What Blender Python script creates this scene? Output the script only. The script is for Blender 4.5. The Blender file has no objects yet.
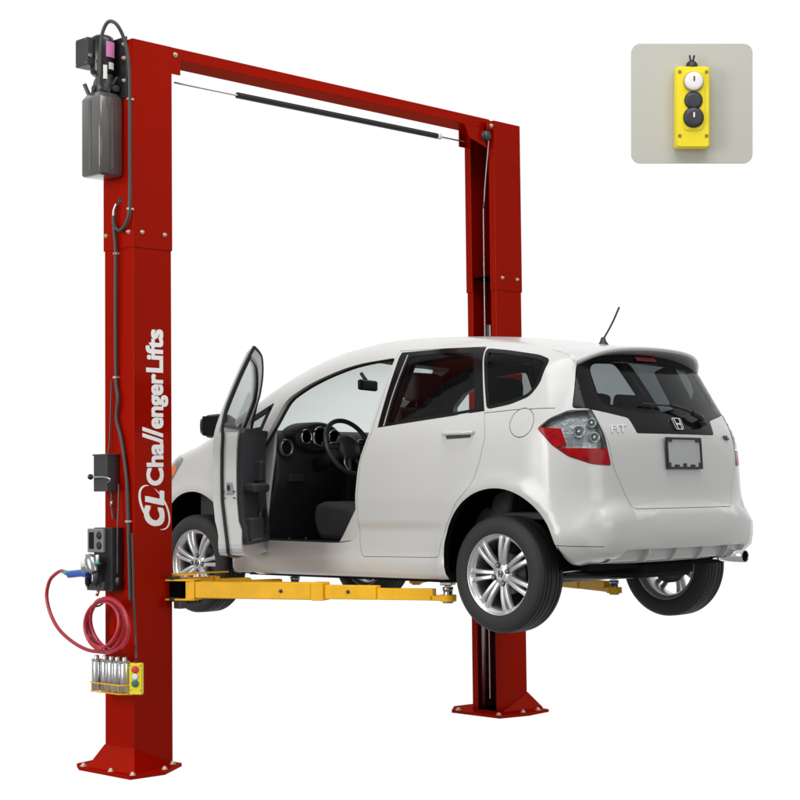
import bpy, math, numpy as np
from mathutils import Vector, Matrix
R=math.radians
sc=bpy.context.scene
# ---------------------------------------------------------------- camera
CAMP=(-7.4394,-7.8277,1.5610); YAW,PITCH,ROLL=45.7421,3.0662,-0.6139; FPX=1678.85
def cam_axes():
    a,b,r=R(YAW),R(PITCH),R(ROLL)
    fw=Vector((math.sin(a)*math.cos(b),math.cos(a)*math.cos(b),math.sin(b)))
    rt=Vector((math.cos(a),-math.sin(a),0)); up=rt.cross(fw)
    return rt*math.cos(r)+up*math.sin(r), up*math.cos(r)-rt*math.sin(r), fw
RT,UP,FW=cam_axes()
cd=bpy.data.cameras.new('camera'); cam=bpy.data.objects.new('camera',cd); sc.collection.objects.link(cam)
cd.sensor_width=36; cd.lens=36*FPX/800; cd.clip_end=400; cd.clip_start=.1
cam.matrix_world=Matrix(((RT.x,UP.x,-FW.x,CAMP[0]),(RT.y,UP.y,-FW.y,CAMP[1]),(RT.z,UP.z,-FW.z,CAMP[2]),(0,0,0,1)))
sc.camera=cam
sc.view_settings.view_transform='Standard'; sc.view_settings.look='None'; sc.view_settings.exposure=0; sc.view_settings.gamma=1
# ---------------------------------------------------------------- studio surroundings: bright white backdrop, dimmer room behind the camera
w=bpy.data.worlds.new('World'); sc.world=w; w.use_nodes=True
nt=w.node_tree; nt.nodes.clear()
def wn(t,**k):
    n=nt.nodes.new(t)
    for a,b in k.items(): setattr(n,a,b)
    return n
tc=wn('ShaderNodeTexCoord'); dot=wn('ShaderNodeVectorMath',operation='DOT_PRODUCT'); dot.inputs[1].default_value=(.716,.698,0)
nt.links.new(tc.outputs['Generated'],dot.inputs[0])
mr=wn('ShaderNodeMapRange',interpolation_type='SMOOTHSTEP'); mr.inputs[1].default_value=.25; mr.inputs[2].default_value=.78; mr.inputs[3].default_value=0; mr.inputs[4].default_value=1
nt.links.new(dot.outputs['Value'],mr.inputs[0])
sep=wn('ShaderNodeSeparateXYZ'); nt.links.new(tc.outputs['Generated'],sep.inputs[0])
m2=wn('ShaderNodeMapRange',interpolation_type='SMOOTHSTEP'); m2.inputs[1].default_value=-.5; m2.inputs[2].default_value=.7; m2.inputs[3].default_value=.30; m2.inputs[4].default_value=.62
nt.links.new(sep.outputs[2],m2.inputs[0])
mx=wn('ShaderNodeMix',data_type='FLOAT'); nt.links.new(mr.outputs[0],mx.inputs[0]); nt.links.new(m2.outputs[0],mx.inputs[2]); mx.inputs[3].default_value=1.02
bg=wn('ShaderNodeBackground'); bg.inputs[0].default_value=(1,1,1,1); nt.links.new(mx.outputs[0],bg.inputs[1])
wo=wn('ShaderNodeOutputWorld'); nt.links.new(bg.outputs[0],wo.inputs[0])
def softbox(name,loc,target,sx,sy,power,col=(1,1,1)):
    l=bpy.data.lights.new(name,'AREA'); l.shape='RECTANGLE'; l.size=sx; l.size_y=sy; l.energy=power; l.color=col
    o=bpy.data.objects.new(name,l); sc.collection.objects.link(o); o.location=loc
    o.rotation_euler=(Vector(target)-Vector(loc)).to_track_quat('-Z','Y').to_euler()
    return o
softbox('left_softbox',(-9.5,.3,3.6),(0,-.5,1.9),3.0,5.0,410,(1,.985,.96))
softbox('overhead_softbox',(-1.5,-3.5,7.5),(0,-1,1.2),5,3.5,215)
softbox('rear_softbox',(-1.5,-11,3.4),(.3,-1,1.6),3.5,3,95,(.98,.99,1))
# ---------------------------------------------------------------- materials
MATS={}
def mat(name,col,rough=.5,metal=0,spec=.5,coat=0,bump=None,vary=0,emis=None,scale=8,vscale=3,coat_rough=.04):
    if name in MATS: return MATS[name]
    m=bpy.data.materials.new(name); m.use_nodes=True; n=m.node_tree; b=n.nodes['Principled BSDF']
    b.inputs['Base Color'].default_value=(*col,1); b.inputs['Roughness'].default_value=rough; b.inputs['Metallic'].default_value=metal
    b.inputs['Specular IOR Level'].default_value=spec
    if coat: b.inputs['Coat Weight'].default_value=coat; b.inputs['Coat Roughness'].default_value=coat_rough
    t=n.nodes.new('ShaderNodeTexCoord')
    if vary:
        no=n.nodes.new('ShaderNodeTexNoise'); no.inputs['Scale'].default_value=vscale; no.inputs['Detail'].default_value=5; n.links.new(t.outputs['Object'],no.inputs['Vector'])
        mp=n.nodes.new('ShaderNodeMapRange'); mp.inputs[1].default_value=.3; mp.inputs[2].default_value=.7; mp.inputs[3].default_value=1-vary; mp.inputs[4].default_value=1+vary
        n.links.new(no.outputs['Fac'],mp.inputs[0])
        mm=n.nodes.new('ShaderNodeVectorMath'); mm.operation='SCALE'; mm.inputs[0].default_value=col; n.links.new(mp.outputs[0],mm.inputs['Scale']); n.links.new(mm.outputs[0],b.inputs['Base Color'])
        mq=n.nodes.new('ShaderNodeMapRange'); mq.inputs[1].default_value=.3; mq.inputs[2].default_value=.7; mq.inputs[3].default_value=max(0,rough-.06); mq.inputs[4].default_value=min(1,rough+.06)
        n.links.new(no.outputs['Fac'],mq.inputs[0]); n.links.new(mq.outputs[0],b.inputs['Roughness'])
    if bump:
        nb=n.nodes.new('ShaderNodeTexNoise'); nb.inputs['Scale'].default_value=scale; nb.inputs['Detail'].default_value=4; n.links.new(t.outputs['Object'],nb.inputs['Vector'])
        bp=n.nodes.new('ShaderNodeBump'); bp.inputs['Strength'].default_value=bump; bp.inputs['Distance'].default_value=.01; n.links.new(nb.outputs['Fac'],bp.inputs['Height']); n.links.new(bp.outputs[0],b.inputs['Normal'])
    if emis: b.inputs['Emission Color'].default_value=(*col,1); b.inputs['Emission Strength'].default_value=emis
    MATS[name]=m; return m
def glass(name,tint,refl=1.0,rough=0.0):
    m=bpy.data.materials.new(name); m.use_nodes=True; n=m.node_tree; n.nodes.clear()
    tr=n.nodes.new('ShaderNodeBsdfTransparent'); tr.inputs[0].default_value=(*tint,1)
    gl=n.nodes.new('ShaderNodeBsdfGlossy'); gl.inputs['Roughness'].default_value=rough+.02; gl.inputs[0].default_value=(refl,refl,refl,1)
    lw=n.nodes.new('ShaderNodeLayerWeight'); lw.inputs[0].default_value=.5
    pw=n.nodes.new('ShaderNodeMath'); pw.operation='POWER'; pw.inputs[1].default_value=4.5; n.links.new(lw.outputs['Facing'],pw.inputs[0])
    fr=n.nodes.new('ShaderNodeMapRange'); fr.inputs[3].default_value=.014; fr.inputs[4].default_value=.75; n.links.new(pw.outputs[0],fr.inputs[0])
    mx=n.nodes.new('ShaderNodeMixShader'); n.links.new(fr.outputs[0],mx.inputs[0]); n.links.new(tr.outputs[0],mx.inputs[1]); n.links.new(gl.outputs[0],mx.inputs[2])
    o=n.nodes.new('ShaderNodeOutputMaterial'); n.links.new(mx.outputs[0],o.inputs[0]); MATS[name]=m; return m
_old_red=lambda:mat('red_paint',(.29,.005,.0),.34,spec=.12,vary=.10,bump=.05,scale=25,vscale=1.3)
def powder(name,col,gl=.055,rough=.20,vary=.08,vscale=1.3):
    m=bpy.data.materials.new(name); m.use_nodes=True; n=m.node_tree; n.nodes.clear()
    t=n.nodes.new('ShaderNodeTexCoord'); no=n.nodes.new('ShaderNodeTexNoise'); no.inputs['Scale'].default_value=vscale; no.inputs['Detail'].default_value=6; n.links.new(t.outputs['Object'],no.inputs['Vector'])
    mp=n.nodes.new('ShaderNodeMapRange'); mp.inputs[1].default_value=.3; mp.inputs[2].default_value=.7; mp.inputs[3].default_value=1-vary; mp.inputs[4].default_value=1+vary; n.links.new(no.outputs['Fac'],mp.inputs[0])
    mm=n.nodes.new('ShaderNodeVectorMath'); mm.operation='SCALE'; mm.inputs[0].default_value=col; n.links.new(mp.outputs[0],mm.inputs['Scale'])
    d=n.nodes.new('ShaderNodeBsdfDiffuse'); n.links.new(mm.outputs[0],d.inputs[0]); g=n.nodes.new('ShaderNodeBsdfGlossy'); g.inputs['Roughness'].default_value=rough; g.inputs[0].default_value=(1,.25,.15,1)
    nb=n.nodes.new('ShaderNodeTexNoise'); nb.inputs['Scale'].default_value=70; n.links.new(t.outputs['Object'],nb.inputs['Vector']); bp=n.nodes.new('ShaderNodeBump'); bp.inputs['Strength'].default_value=.08; bp.inputs['Distance'].default_value=.005; n.links.new(nb.outputs['Fac'],bp.inputs['Height']); n.links.new(bp.outputs[0],g.inputs['Normal'])
    mx=n.nodes.new('ShaderNodeMixShader'); mx.inputs[0].default_value=gl; n.links.new(d.outputs[0],mx.inputs[1]); n.links.new(g.outputs[0],mx.inputs[2]); o=n.nodes.new('ShaderNodeOutputMaterial'); n.links.new(mx.outputs[0],o.inputs[0]); MATS[name]=m; return m
red=powder('red_powder_coat',(.31,.0035,.0004))
yel=mat('yellow_paint',(.90,.475,.006),.40,spec=.25,vary=.10,vscale=9)
paint=mat('pearl_paint',(.575,.575,.562),.36,coat=.7,spec=.3,coat_rough=.17)
blk=mat('black_plastic',(.012,.012,.013),.42,bump=.1,scale=60)
blks=mat('black_satin',(.010,.010,.011),.22)
gblk=mat('gloss_black',(.008,.008,.009),.10,spec=.18)
rub=mat('rubber',(.022,.022,.023),.72,bump=.15,scale=40,spec=.3)
seal=mat('door_seal',(.006,.006,.006),.6)
trim=mat('interior_trim',(.018,.019,.022),.62,bump=.2,scale=120)
trim2=mat('interior_panel',(.030,.031,.036),.6,bump=.2,scale=150)
fabric=mat('seat_fabric',(.055,.056,.06),.9,bump=.5,scale=260,vary=.15,vscale=30)
lite=mat('headliner',(.35,.345,.33),.9)
alloy=mat('alloy',(.72,.72,.73),.30,metal=.85,vary=.04)
alloyd=mat('dark_alloy',(.20,.20,.21),.4,metal=.8)
chrome=mat('chrome',(.85,.85,.86),.10,metal=1)
steel=mat('steel',(.45,.45,.46),.32,metal=1,vary=.12,vscale=14)
dsteel=mat('dark_steel',(.10,.10,.10),.45,metal=.8,vary=.2,vscale=12)
liner=mat('arch_liner',(.003,.003,.003),1,spec=0)
under=mat('underbody',(.008,.008,.008),.9,spec=.1,bump=.6,scale=18)
hose=mat('rubber_hose',(.045,.045,.045),.45)
grybx=mat('grey_enclosure',(.035,.034,.034),.42,vary=.1)
dgry=mat('dark_grey',(.05,.05,.052),.4)
tankm=mat('tank_plastic',(.085,.083,.080),.20,spec=.7,coat=.8,vary=.12,vscale=6)
wht=mat('white_lettering',(.93,.93,.92),.6)
badge=mat('badge_silver',(.88,.88,.88),.35,metal=.5)
pink=mat('pink_sticker',(.72,.22,.50),.55)
redh=mat('red_hose',(.43,.018,.035),.34,coat=.15)
blue=mat('blue_grip',(.03,.10,.42),.42)
teal=mat('teal_fitting',(.05,.38,.30),.4)
brass=mat('brass',(.55,.42,.16),.3,metal=1)
redb=mat('red_button',(.65,.04,.02),.35)
grnb=mat('green_button',(.02,.16,.12),.35)
whb=mat('white_button',(.8,.79,.76),.35)
dkb=mat('dark_button',(.035,.035,.045),.42)
yelb=mat('bright_yellow_plastic',(.86,.70,.015),.33,spec=.5)
brd=mat('board_grey',(.50,.497,.448),.9,spec=.05)
redl=mat('red_lens',(.30,.002,.004),.18,spec=.15,vary=.35,vscale=30)
clrl=mat('clear_lens',(.30,.31,.31),.16,coat=1,metal=.6,vary=.35,vscale=40)
cham=mat('lens_chrome',(.50,.51,.52),.32,metal=.7,bump=.5,scale=45)
zinc=mat('zinc_bolt',(.72,.68,.55),.3,metal=.7)
platem=mat('plate_grey',(.42,.43,.43),.5)
gl_clear=glass('clear_glass',(.85,.88,.868),.8)
gl_tint=glass('tinted_glass',(.83,.85,.86),.7)
gl_dark=glass('privacy_glass',(.53,.555,.56),.7)
# ---------------------------------------------------------------- mesh helpers
class MB:
    def __init__(s): s.v=[];s.f=[];s.m=[];s.sm=[]
    def add(s,vs,fs,mi=0,smooth=False):
        b=len(s.v); s.v+= [tuple(map(float,p)) for p in vs]; s.f+=[tuple(b+i for i in f) for f in fs]; s.m+=[mi]*len(fs); s.sm+=[smooth]*len(fs); return s
    def box(s,lo,hi,mi=0,bev=0):
        (x0,y0,z0),(x1,y1,z1)=lo,hi
        if bev<=0:
            return s.add([(x,y,z) for z in(z0,z1) for y in(y0,y1) for x in(x0,x1)],[(0,2,3,1),(4,5,7,6),(0,1,5,4),(2,6,7,3),(0,4,6,2),(1,3,7,5)],mi)
        P=rrect(x0,y0,x1,y1,bev,3); b=bev*.6
        Pi=rrect(x0+b,y0+b,x1-b,y1-b,max(bev-b*.5,.0008),3); n=len(P)
        vs=[(x,y,z0) for x,y in Pi]+[(x,y,z0+b) for x,y in P]+[(x,y,z1-b) for x,y in P]+[(x,y,z1) for x,y in Pi]
        fs=[(k*n+i,k*n+(i+1)%n,(k+1)*n+(i+1)%n,(k+1)*n+i) for k in range(3) for i in range(n)]
        fs+=[tuple(range(n))[::-1],tuple(range(3*n,4*n))]
        return s.add(vs,fs,mi)
    def xf(s,M,start=0):
        s.v=[tuple(M@Vector(p)) if i>=start else p for i,p in enumerate(s.v)]; return s
    def lathe(s,prof,axis='z',n=32,o=(0,0,0),mi=0,smooth=True,closed=False,cap=False):
        vs=[];m=len(prof)
        for k in range(n):
            t=2*math.pi*k/n;c,d=math.cos(t),math.sin(t)
            for r,h in prof:
                p={'z':(r*c,r*d,h),'x':(h,r*c,r*d),'y':(r*d,h,r*c)}[axis]
                vs.append((p[0]+o[0],p[1]+o[1],p[2]+o[2]))
        fs=[]
        for k in range(n):
            k2=(k+1)%n
            for i in range(m if closed else m-1):
                j=(i+1)%m
                fs.append((k*m+i,k2*m+i,k2*m+j,k*m+j))
        s.add(vs,fs,mi,smooth)
        if cap:
            b=len(s.v)-len(vs)
            for e,rev in ((0,1),(m-1,0)):
                if prof[e][0]>1e-4:
                    f=[b+k*m+e for k in range(n)]; s.f.append(tuple(f[::-1] if rev else f)); s.m.append(mi); s.sm.append(False)
        return s
    def cyl(s,a,b,r,n=16,mi=0,r2=None):
        a,b=Vector(a),Vector(b); d=(b-a); L=d.length; q=d.to_track_quat('Z','Y'); r2=r if r2 is None else r2
        st=len(s.v); s.lathe([(r,0),(r2,L)],n=n,mi=mi,cap=True); M=Matrix.Translation(a)@q.to_matrix().to_4x4(); return s.xf(M,st)
    def tube(s,pts,r,n=10,mi=0,cap=True,res=6,smooth=True):
        P=catmull(pts,res) if smooth and len(pts)>2 else [Vector(p) for p in pts]
        T=[(P[min(i+1,len(P)-1)]-P[max(i-1,0)]).normalized() for i in range(len(P))]
        up=Vector((0,0,1)) if abs(T[0].z)<.9 else Vector((1,0,0)); N=T[0].cross(up).normalized(); vs=[]
        for i,p in enumerate(P):
            if i: N=(N-T[i]*N.dot(T[i])).normalized()
            B=T[i].cross(N)
            for k in range(n):
                t=2*math.pi*k/n; vs.append(p+(N*math.cos(t)+B*math.sin(t))*r)
        fs=[(i*n+k,i*n+(k+1)%n,(i+1)*n+(k+1)%n,(i+1)*n+k) for i in range(len(P)-1) for k in range(n)]
        s.add(vs,fs,mi,True)
        if cap: s.add([vs[k] for k in range(n)],[tuple(range(n))[::-1]],mi); s.add([vs[-n+k] for k in range(n)],[tuple(range(n))],mi)
        return s
    def prism(s,poly,axis,a,b,mi=0):
        """poly in the two other axes (cyclic order x:(y,z) y:(x,z) z:(x,y)), from a to b along axis"""
        def P(u,v,h): return {'x':(h,u,v),'y':(u,h,v),'z':(u,v,h)}[axis]
        ar=sum(poly[i][0]*poly[(i+1)%len(poly)][1]-poly[(i+1)%len(poly)][0]*poly[i][1] for i in range(len(poly)))
        if ar<0: poly=poly[::-1]
        if axis=='y': poly=poly[::-1]
        n=len(poly); vs=[P(u,v,a) for u,v in poly]+[P(u,v,b) for u,v in poly]
        fs=[tuple(range(n))[::-1],tuple(range(n,2*n))]+[(i,(i+1)%n,n+(i+1)%n,n+i) for i in range(n)]
        if b<a: fs=[f[::-1] for f in fs]
        return s.add(vs,fs,mi)
    def obj(s,name,mats,parent=None,loc=None,bevel=0,seg=2,autosm=None):
        me=bpy.data.meshes.new(name); me.from_pydata(s.v,[],s.f); 
        if not isinstance(mats,(list,tuple)): mats=[mats]
        for m in mats: me.materials.append(m)
        me.polygons.foreach_set('material_index',s.m); me.polygons.foreach_set('use_smooth',s.sm if autosm is None else [True]*len(s.f)); me.update()
        o=link(name,me,parent,loc)
        if autosm is not None: me.set_sharp_from_angle(angle=R(autosm))
        if bevel:
            bv=o.modifiers.new('bevel','BEVEL'); bv.width=bevel; bv.segments=seg; bv.limit_method='ANGLE'; bv.angle_limit=R(40); bv.harden_normals=False
        return o
def link(name,data,parent=None,loc=None):
    o=bpy.data.objects.new(name,data); sc.collection.objects.link(o)
    if parent: o.parent=parent
    if loc: o.location=loc
    return o
def thing(name,label,cat,loc=(0,0,0),group=None):
    o=link(name,None,None,loc); o['label']=label; o['category']=cat; o.empty_display_size=.1
    if group: o['group']=group
    return o
def tag(o,label,cat,group=None):
    o['label']=label; o['category']=cat
    if group: o['group']=group
    return o
def catmull(pts,res=6):
    P=[Vector(p) for p in pts]; P=[P[0]*2-P[1]]+P+[P[-1]*2-P[-2]]; o=[]
    for i in range(1,len(P)-2):
        a,b,c,d=P[i-1:i+3]
        for k in range(res):
            t=k/res; o.append(.5*((2*b)+(c-a)*t+(2*a-5*b+4*c-d)*t*t+(3*b-a-3*c+d)*t**3))
    o.append(P[-2]); return o
def rrect(x0,y0,x1,y1,r,n=4):
    o=[]
    for cx,cy,a in ((x1-r,y0+r,-90),(x1-r,y1-r,0),(x0+r,y1-r,90),(x0+r,y0+r,180)):
        for k in range(n+1):
            t=R(a+90*k/n); o.append((cx+r*math.cos(t),cy+r*math.sin(t)))
    return o
def fillet(poly,r,n=4):
    o=[];N=len(poly)
    for i in range(N):
        p=Vector(poly[i][:2]); a=Vector(poly[i-1][:2]); b=Vector(poly[(i+1)%N][:2]); rr=poly[i][2] if len(poly[i])>2 else r
        d1=min(rr,(a-p).length*.45); d2=min(rr,(b-p).length*.45); s=p+(a-p).normalized()*d1; e=p+(b-p).normalized()*d2
        for k in range(n+1):
            t=k/n; q=s*(1-t)**2+p*2*t*(1-t)+e*t*t; o.append((q.x,q.y))
    return o
def text_obj(name,body,size,material,parent,M,extrude=.001,offset=0,shear=0,space=1,sx=1,align='LEFT'):
    c=bpy.data.curves.new(name,'FONT'); c.body=body; c.size=size; c.extrude=extrude; c.offset=offset; c.shear=shear; c.space_character=space; c.align_x=align; c.resolution_u=4
    t=bpy.data.objects.new('tmp',c); sc.collection.objects.link(t); bpy.context.view_layer.update()
    me=bpy.data.meshes.new_from_object(t.evaluated_get(bpy.context.evaluated_depsgraph_get())); bpy.data.objects.remove(t); bpy.data.curves.remove(c)
    me.transform(M@Matrix.Diagonal((sx,1,1,1))); me.materials.clear(); me.materials.append(material); me.name=name
    return link(name,me,parent)
def frame(o,ux,uy):
    """matrix whose local x,y go along ux,uy and z along their cross"""
    ux=Vector(ux).normalized(); uz=ux.cross(Vector(uy)).normalized(); uy=uz.cross(ux)
    return Matrix(((ux.x,uy.x,uz.x,o[0]),(ux.y,uy.y,uz.y,o[1]),(ux.z,uy.z,uz.z,o[2]),(0,0,0,1)))
# ---------------------------------------------------------------- car body surface (local: x right, y forward, z up, origin at the rear axle)
def crom(P,n=6):
    P=[np.array(p,float) for p in P];N=len(P);o=[]
    for i in range(N):
        a,b,c,d=P[i-1],P[i],P[(i+1)%N],P[(i+2)%N]
        for k in range(n):
            t=k/n;o.append(.5*((2*b)+(c-a)*t+(2*a-5*b+4*c-d)*t*t+(3*b-a-3*c+d)*t**3))
    return np.array(o)
SIL=crom([(-.30,.020),(-.45,.048),(-.58,.075),(-.648,.105),(-.668,.165),(-.672,.24),(-.667,.302),(-.655,.326),(-.622,.338),(-.606,.40),(-.600,.50),(-.592,.62),(-.578,.72),(-.545,.80),
 (-.47,.94),(-.385,1.09),(-.335,1.165),(-.26,1.199),(0,1.255),(.43,1.31),(.85,1.335),(1.2,1.327),(1.5,1.285),(1.75,1.215),(2.0,1.115),(2.3,.965),(2.55,.835),(2.70,.765),
 (2.9,.70),(3.15,.59),(3.30,.46),(3.36,.30),(3.35,.12),(3.28,-.02),(3.1,-.055),(2.2,-.052),(1.2,-.048),(.3,-.042)],4)
A0=SIL;B0=np.roll(SIL,-1,0)
def sdpoly(y,z):
    P=np.stack([y,z],-1)[:,None,:]
    e=B0-A0;w=P-A0[None]
    t=np.clip((w*e).sum(-1)/(e*e).sum(-1),0,1)
    d=w-e[None]*t[...,None]
    dist=np.sqrt((d*d).sum(-1).min(1))
    yi,zi=A0[:,0],A0[:,1];yj,zj=B0[:,0],B0[:,1]
    c=((zi[None]>z[:,None])!=(zj[None]>z[:,None]))
    with np.errstate(all='ignore'):
        xi=yi+(z[:,None]-zi)*(yj-yi)/(zj-zi)
    ins=(c&(y[:,None]<xi)).sum(1)%2==1
    return np.where(ins,-dist,dist)
WZ=np.array([(-.2,.70),(-.09,.775),(-.05,.80),(-.02,.812),(.03,.818),(.10,.822),(.18,.829),(.24,.826),(.30,.833),(.40,.848),(.55,.847),(.68,.838),(.76,.826),(.82,.806),(.88,.782),(1.0,.732),(1.1,.685),(1.2,.635),(1.3,.575),(1.5,.45)])
WP=np.array([(-.8,.80),(-.6,.885),(-.4,.95),(-.2,.98),(.1,.995),(.5,1),(1.5,1),(2.2,.995),(2.6,.98),(2.9,.945),(3.1,.90),(3.3,.82),(3.5,.7)])
def smooth_interp(x,T):
    s=0
    for o,w in ((-.035,.15),(-.018,.22),(0,.26),(.018,.22),(.035,.15)): s=s+w*np.interp(x+o,T[:,0],T[:,1])
    return s
def Wf(y,z):
    w=smooth_interp(z,WZ)*smooth_interp(y,WP)
    for cy in (0,2.5):
        r=np.hypot(y-cy,z-.07)
        w=w+.012*np.exp(-((r-.40)/.045)**2)*(z<.6)
    w=w+.024*(.5-.5*np.cos(np.pi*np.clip((.44-z)/.24,0,1)))*(.5-.5*np.cos(np.pi*np.clip((-.12-y)/.45,0,1)))
    w=w+.010*(.5-.5*np.tanh((z-.068)/.008))*np.clip((y-.36)/.05,0,1)*np.clip((2.16-y)/.05,0,1)
    # lower door crease
    w=w+.008*np.tanh((z-(.245))/.012)*np.exp(-((y-1.1)/.75)**4)*np.exp(-((z-.245)/.12)**2)
    return w
def F(p,off=0.):
    x=np.abs(p[:,0]);y=p[:,1];z=p[:,2]
    rear=np.clip((.6-y)/.8,0,1);fr=np.clip((y-1.3)/1.2,0,1)
    yy=y-rear*.135*x*x+fr*.30*x*x
    zz=z+.11*x*x*np.clip((z-.5)/.5,0,1)
    a=sdpoly(yy,zz); b=(x-Wf(y,z))*.97
    up=np.clip((z-.75)/.35,0,1)
    r_end=.20-.05*up-.04*(.5-.5*np.cos(np.pi*np.clip((.46-z)/.24,0,1)))                      # rear corner radius
    isend=np.clip((-.15-y)/.2,0,1)
    isfr=np.clip((y-2.7)/.4,0,1)
    r=.05+.055*np.clip((z-.6)/.4,0,1)
    r=r*(1-isend)*(1-isfr)+(r_end*isend+.28*isfr)
    low=np.clip((.10-z)/.1,0,1)*(1-isend)*(1-isfr); r=r*(1-low)+.03*low
    m=np.minimum(np.maximum(a,b),-r)+np.hypot(np.maximum(a+r,0),np.maximum(b+r,0))
    return m+off
def grad(p,off=0.,es=(2e-3,)):
    g=np.zeros_like(p)
    for e in es:
        for k in range(3):
            q=p.copy();q[:,k]+=e;s=p.copy();s[:,k]-=e;g[:,k]+=(F(q)-F(s))/e
    return g/np.linalg.norm(g,axis=1,keepdims=True)
Y0,Y1=-.32,2.95
def spine(y): return np.interp(y,[-1,1.8,2.95],[.52,.5,.27])
def hull(off=0.,ns=94,m=28):
    """closed quad mesh of the body surface, moved inwards by off"""
    k=np.linspace(-1,1,m+1)
    ring=[(a,-1) for a in k[:-1]]+[(1,c) for c in k[:-1]]+[(a,1) for a in k[::-1][:-1]]+[(-1,c) for c in k[::-1][:-1]]
    ring=np.array(ring);R=len(ring)
    O=[];D=[];faces=[]
    ys=np.linspace(Y0,Y1,ns)
    sc=np.array([.84,.66])
    for y in ys:
        for a,c in ring: O.append((0,y,spine(y)));D.append((a*sc[0],0,c*sc[1]*(1 if y<2 else 1-.45*(y-2)/.95)))
    for i in range(ns-1):
        for j in range(R):
            j2=(j+1)%R
            faces.append((i*R+j,i*R+j2,(i+1)*R+j2,(i+1)*R+j))
    for end,y,s in ((0,Y0,-1),(ns-1,Y1,1)):
        idx={}
        for j,(a,c) in enumerate(ring): idx[(round(a,6),round(c,6))]=end*R+j
        csc=1 if s<0 else .55
        for a in k:
            for c in k:
                key=(round(a,6),round(c,6))
                if key in idx: continue
                mm=max(abs(a),abs(c));phi=(1-mm)*np.pi/2
                v=np.array([a*sc[0],c*sc[1]*csc]);L=np.linalg.norm(v)
                if L<1e-9: d=(0,s,0)
                else:
                    rr=np.linalg.norm(v/mm)
                    tl=.38 
                    d=(v[0],s*tl*(1-mm)/1*1.0+s*.0,v[1])
                idx[key]=len(O);O.append((0,y,spine(y)));D.append(d)
        for i in range(m):
            for j in range(m):
                q=[idx[(round(k[i+u],6),round(k[j+v],6))] for u,v in ((0,0),(1,0),(1,1),(0,1))]
                faces.append(tuple(q if s<0 else q[::-1]))
    O=np.array(O,float);D=np.array(D,float);D/=np.linalg.norm(D,axis=1,keepdims=True)
    lo=np.full(len(O),.02);hi=np.full(len(O),1.6)
    for _ in range(22):
        mid=(lo+hi)/2;v=F(O+D*mid[:,None],off);ins=v<0
        lo=np.where(ins,mid,lo);hi=np.where(ins,hi,mid)
    P=O+D*((lo+hi)/2)[:,None]
    return P,faces
CARO=(0,-2.0773,1.1169)
def hullmesh(off,ns=110,m=30,**k): return hull(off,ns,m)
def shellobj(name,outer,inner,mo=0,mi=1):
    P,f=outer; Q,g=inner
    mb=MB(); mb.add(P,f,mo); mb.add(Q,[t[::-1] for t in g],mi)
    return mb
P0,F0=hullmesh(0.); N0=grad(P0)
def offs(d): return (P0-N0*d,F0)
ring_ok=None
# face orientation check: first face normal must point outward
_a,_b,_c=[P0[i] for i in F0[5][:3]]
if np.dot(np.cross(_b-_a,_c-_a),N0[F0[5][0]])<0: F0=[f[::-1] for f in F0]
def fix_caps(F):
    o=[]
    for f in F:
        a,b,c=P0[f[0]],P0[f[1]],P0[f[2]]
        o.append(f if np.dot(np.cross(b-a,c-a),N0[f[0]])>0 else f[::-1])
    return o
F0=fix_caps(F0)
def tmp(mb,mats=()):
    me=bpy.data.meshes.new('tmp'); me.from_pydata(mb.v,[],mb.f)
    for m in mats: me.materials.append(m)
    me.polygons.foreach_set('material_index',mb.m); me.update()
    o=bpy.data.objects.new('tmp',me); sc.collection.objects.link(o); return o
def cut(base,ops,mats,solver='MANIFOLD'):
    """base MB, ops list of (op, MB); returns mesh"""
    o=tmp(base,mats); cs=[]
    for op,c in ops:
        t=tmp(c,mats); cs.append(t); md=o.modifiers.new('b','BOOLEAN'); md.operation=op; md.object=t; md.solver=solver
    bpy.context.view_layer.update()
    me=bpy.data.meshes.new_from_object(o.evaluated_get(bpy.context.evaluated_depsgraph_get()))
    for t in cs+[o]:
        d=t.data; bpy.data.objects.remove(t); bpy.data.meshes.remove(d)
    if len(me.polygons)==0: print('EMPTY boolean')
    return me
def smooth_normals(me,offsets=(0,),tol=.004):
    n=len(me.vertices); co=np.empty(n*3); me.vertices.foreach_get('co',co); co=co.reshape(-1,3)
    val=F(co); g=grad(co,0.,(.006,.014,.024)); hit=np.full(n,0)
    for d in offsets: hit|= (np.abs(val+d)<tol)
    nl=len(me.loops); lv=np.empty(nl,int); me.loops.foreach_get('vertex_index',lv)
    out=np.zeros((nl,3))
    for p in me.polygons:
        fn=np.array(p.normal)
        for l in p.loop_indices:
            v=lv[l]; d=g[v]@fn
            if hit[v] and abs(d)>.80: out[l]=g[v]*(1 if d>0 else -1)
            else: out[l]=fn
    me.polygons.foreach_set('use_smooth',[True]*len(me.polygons))
    me.normals_split_custom_set([tuple(x) for x in out])
    return me
def xs(y,z,off=0.,side=-1):
    lo,hi=0,1.1
    for _ in range(24):
        m_=(lo+hi)/2
        if F(np.array([[m_,y,z]]),off)[0]<0: lo=m_
        else: hi=m_
    return side*lo
def ys(x,z,off=0.,rear=True):
    lo,hi=(0,-1.) if rear else (1.5,3.6)
    for _ in range(24):
        m_=(lo+hi)/2
        if F(np.array([[abs(x),m_,z]]),off)[0]<0: lo=m_
        else: hi=m_
    return lo
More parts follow.
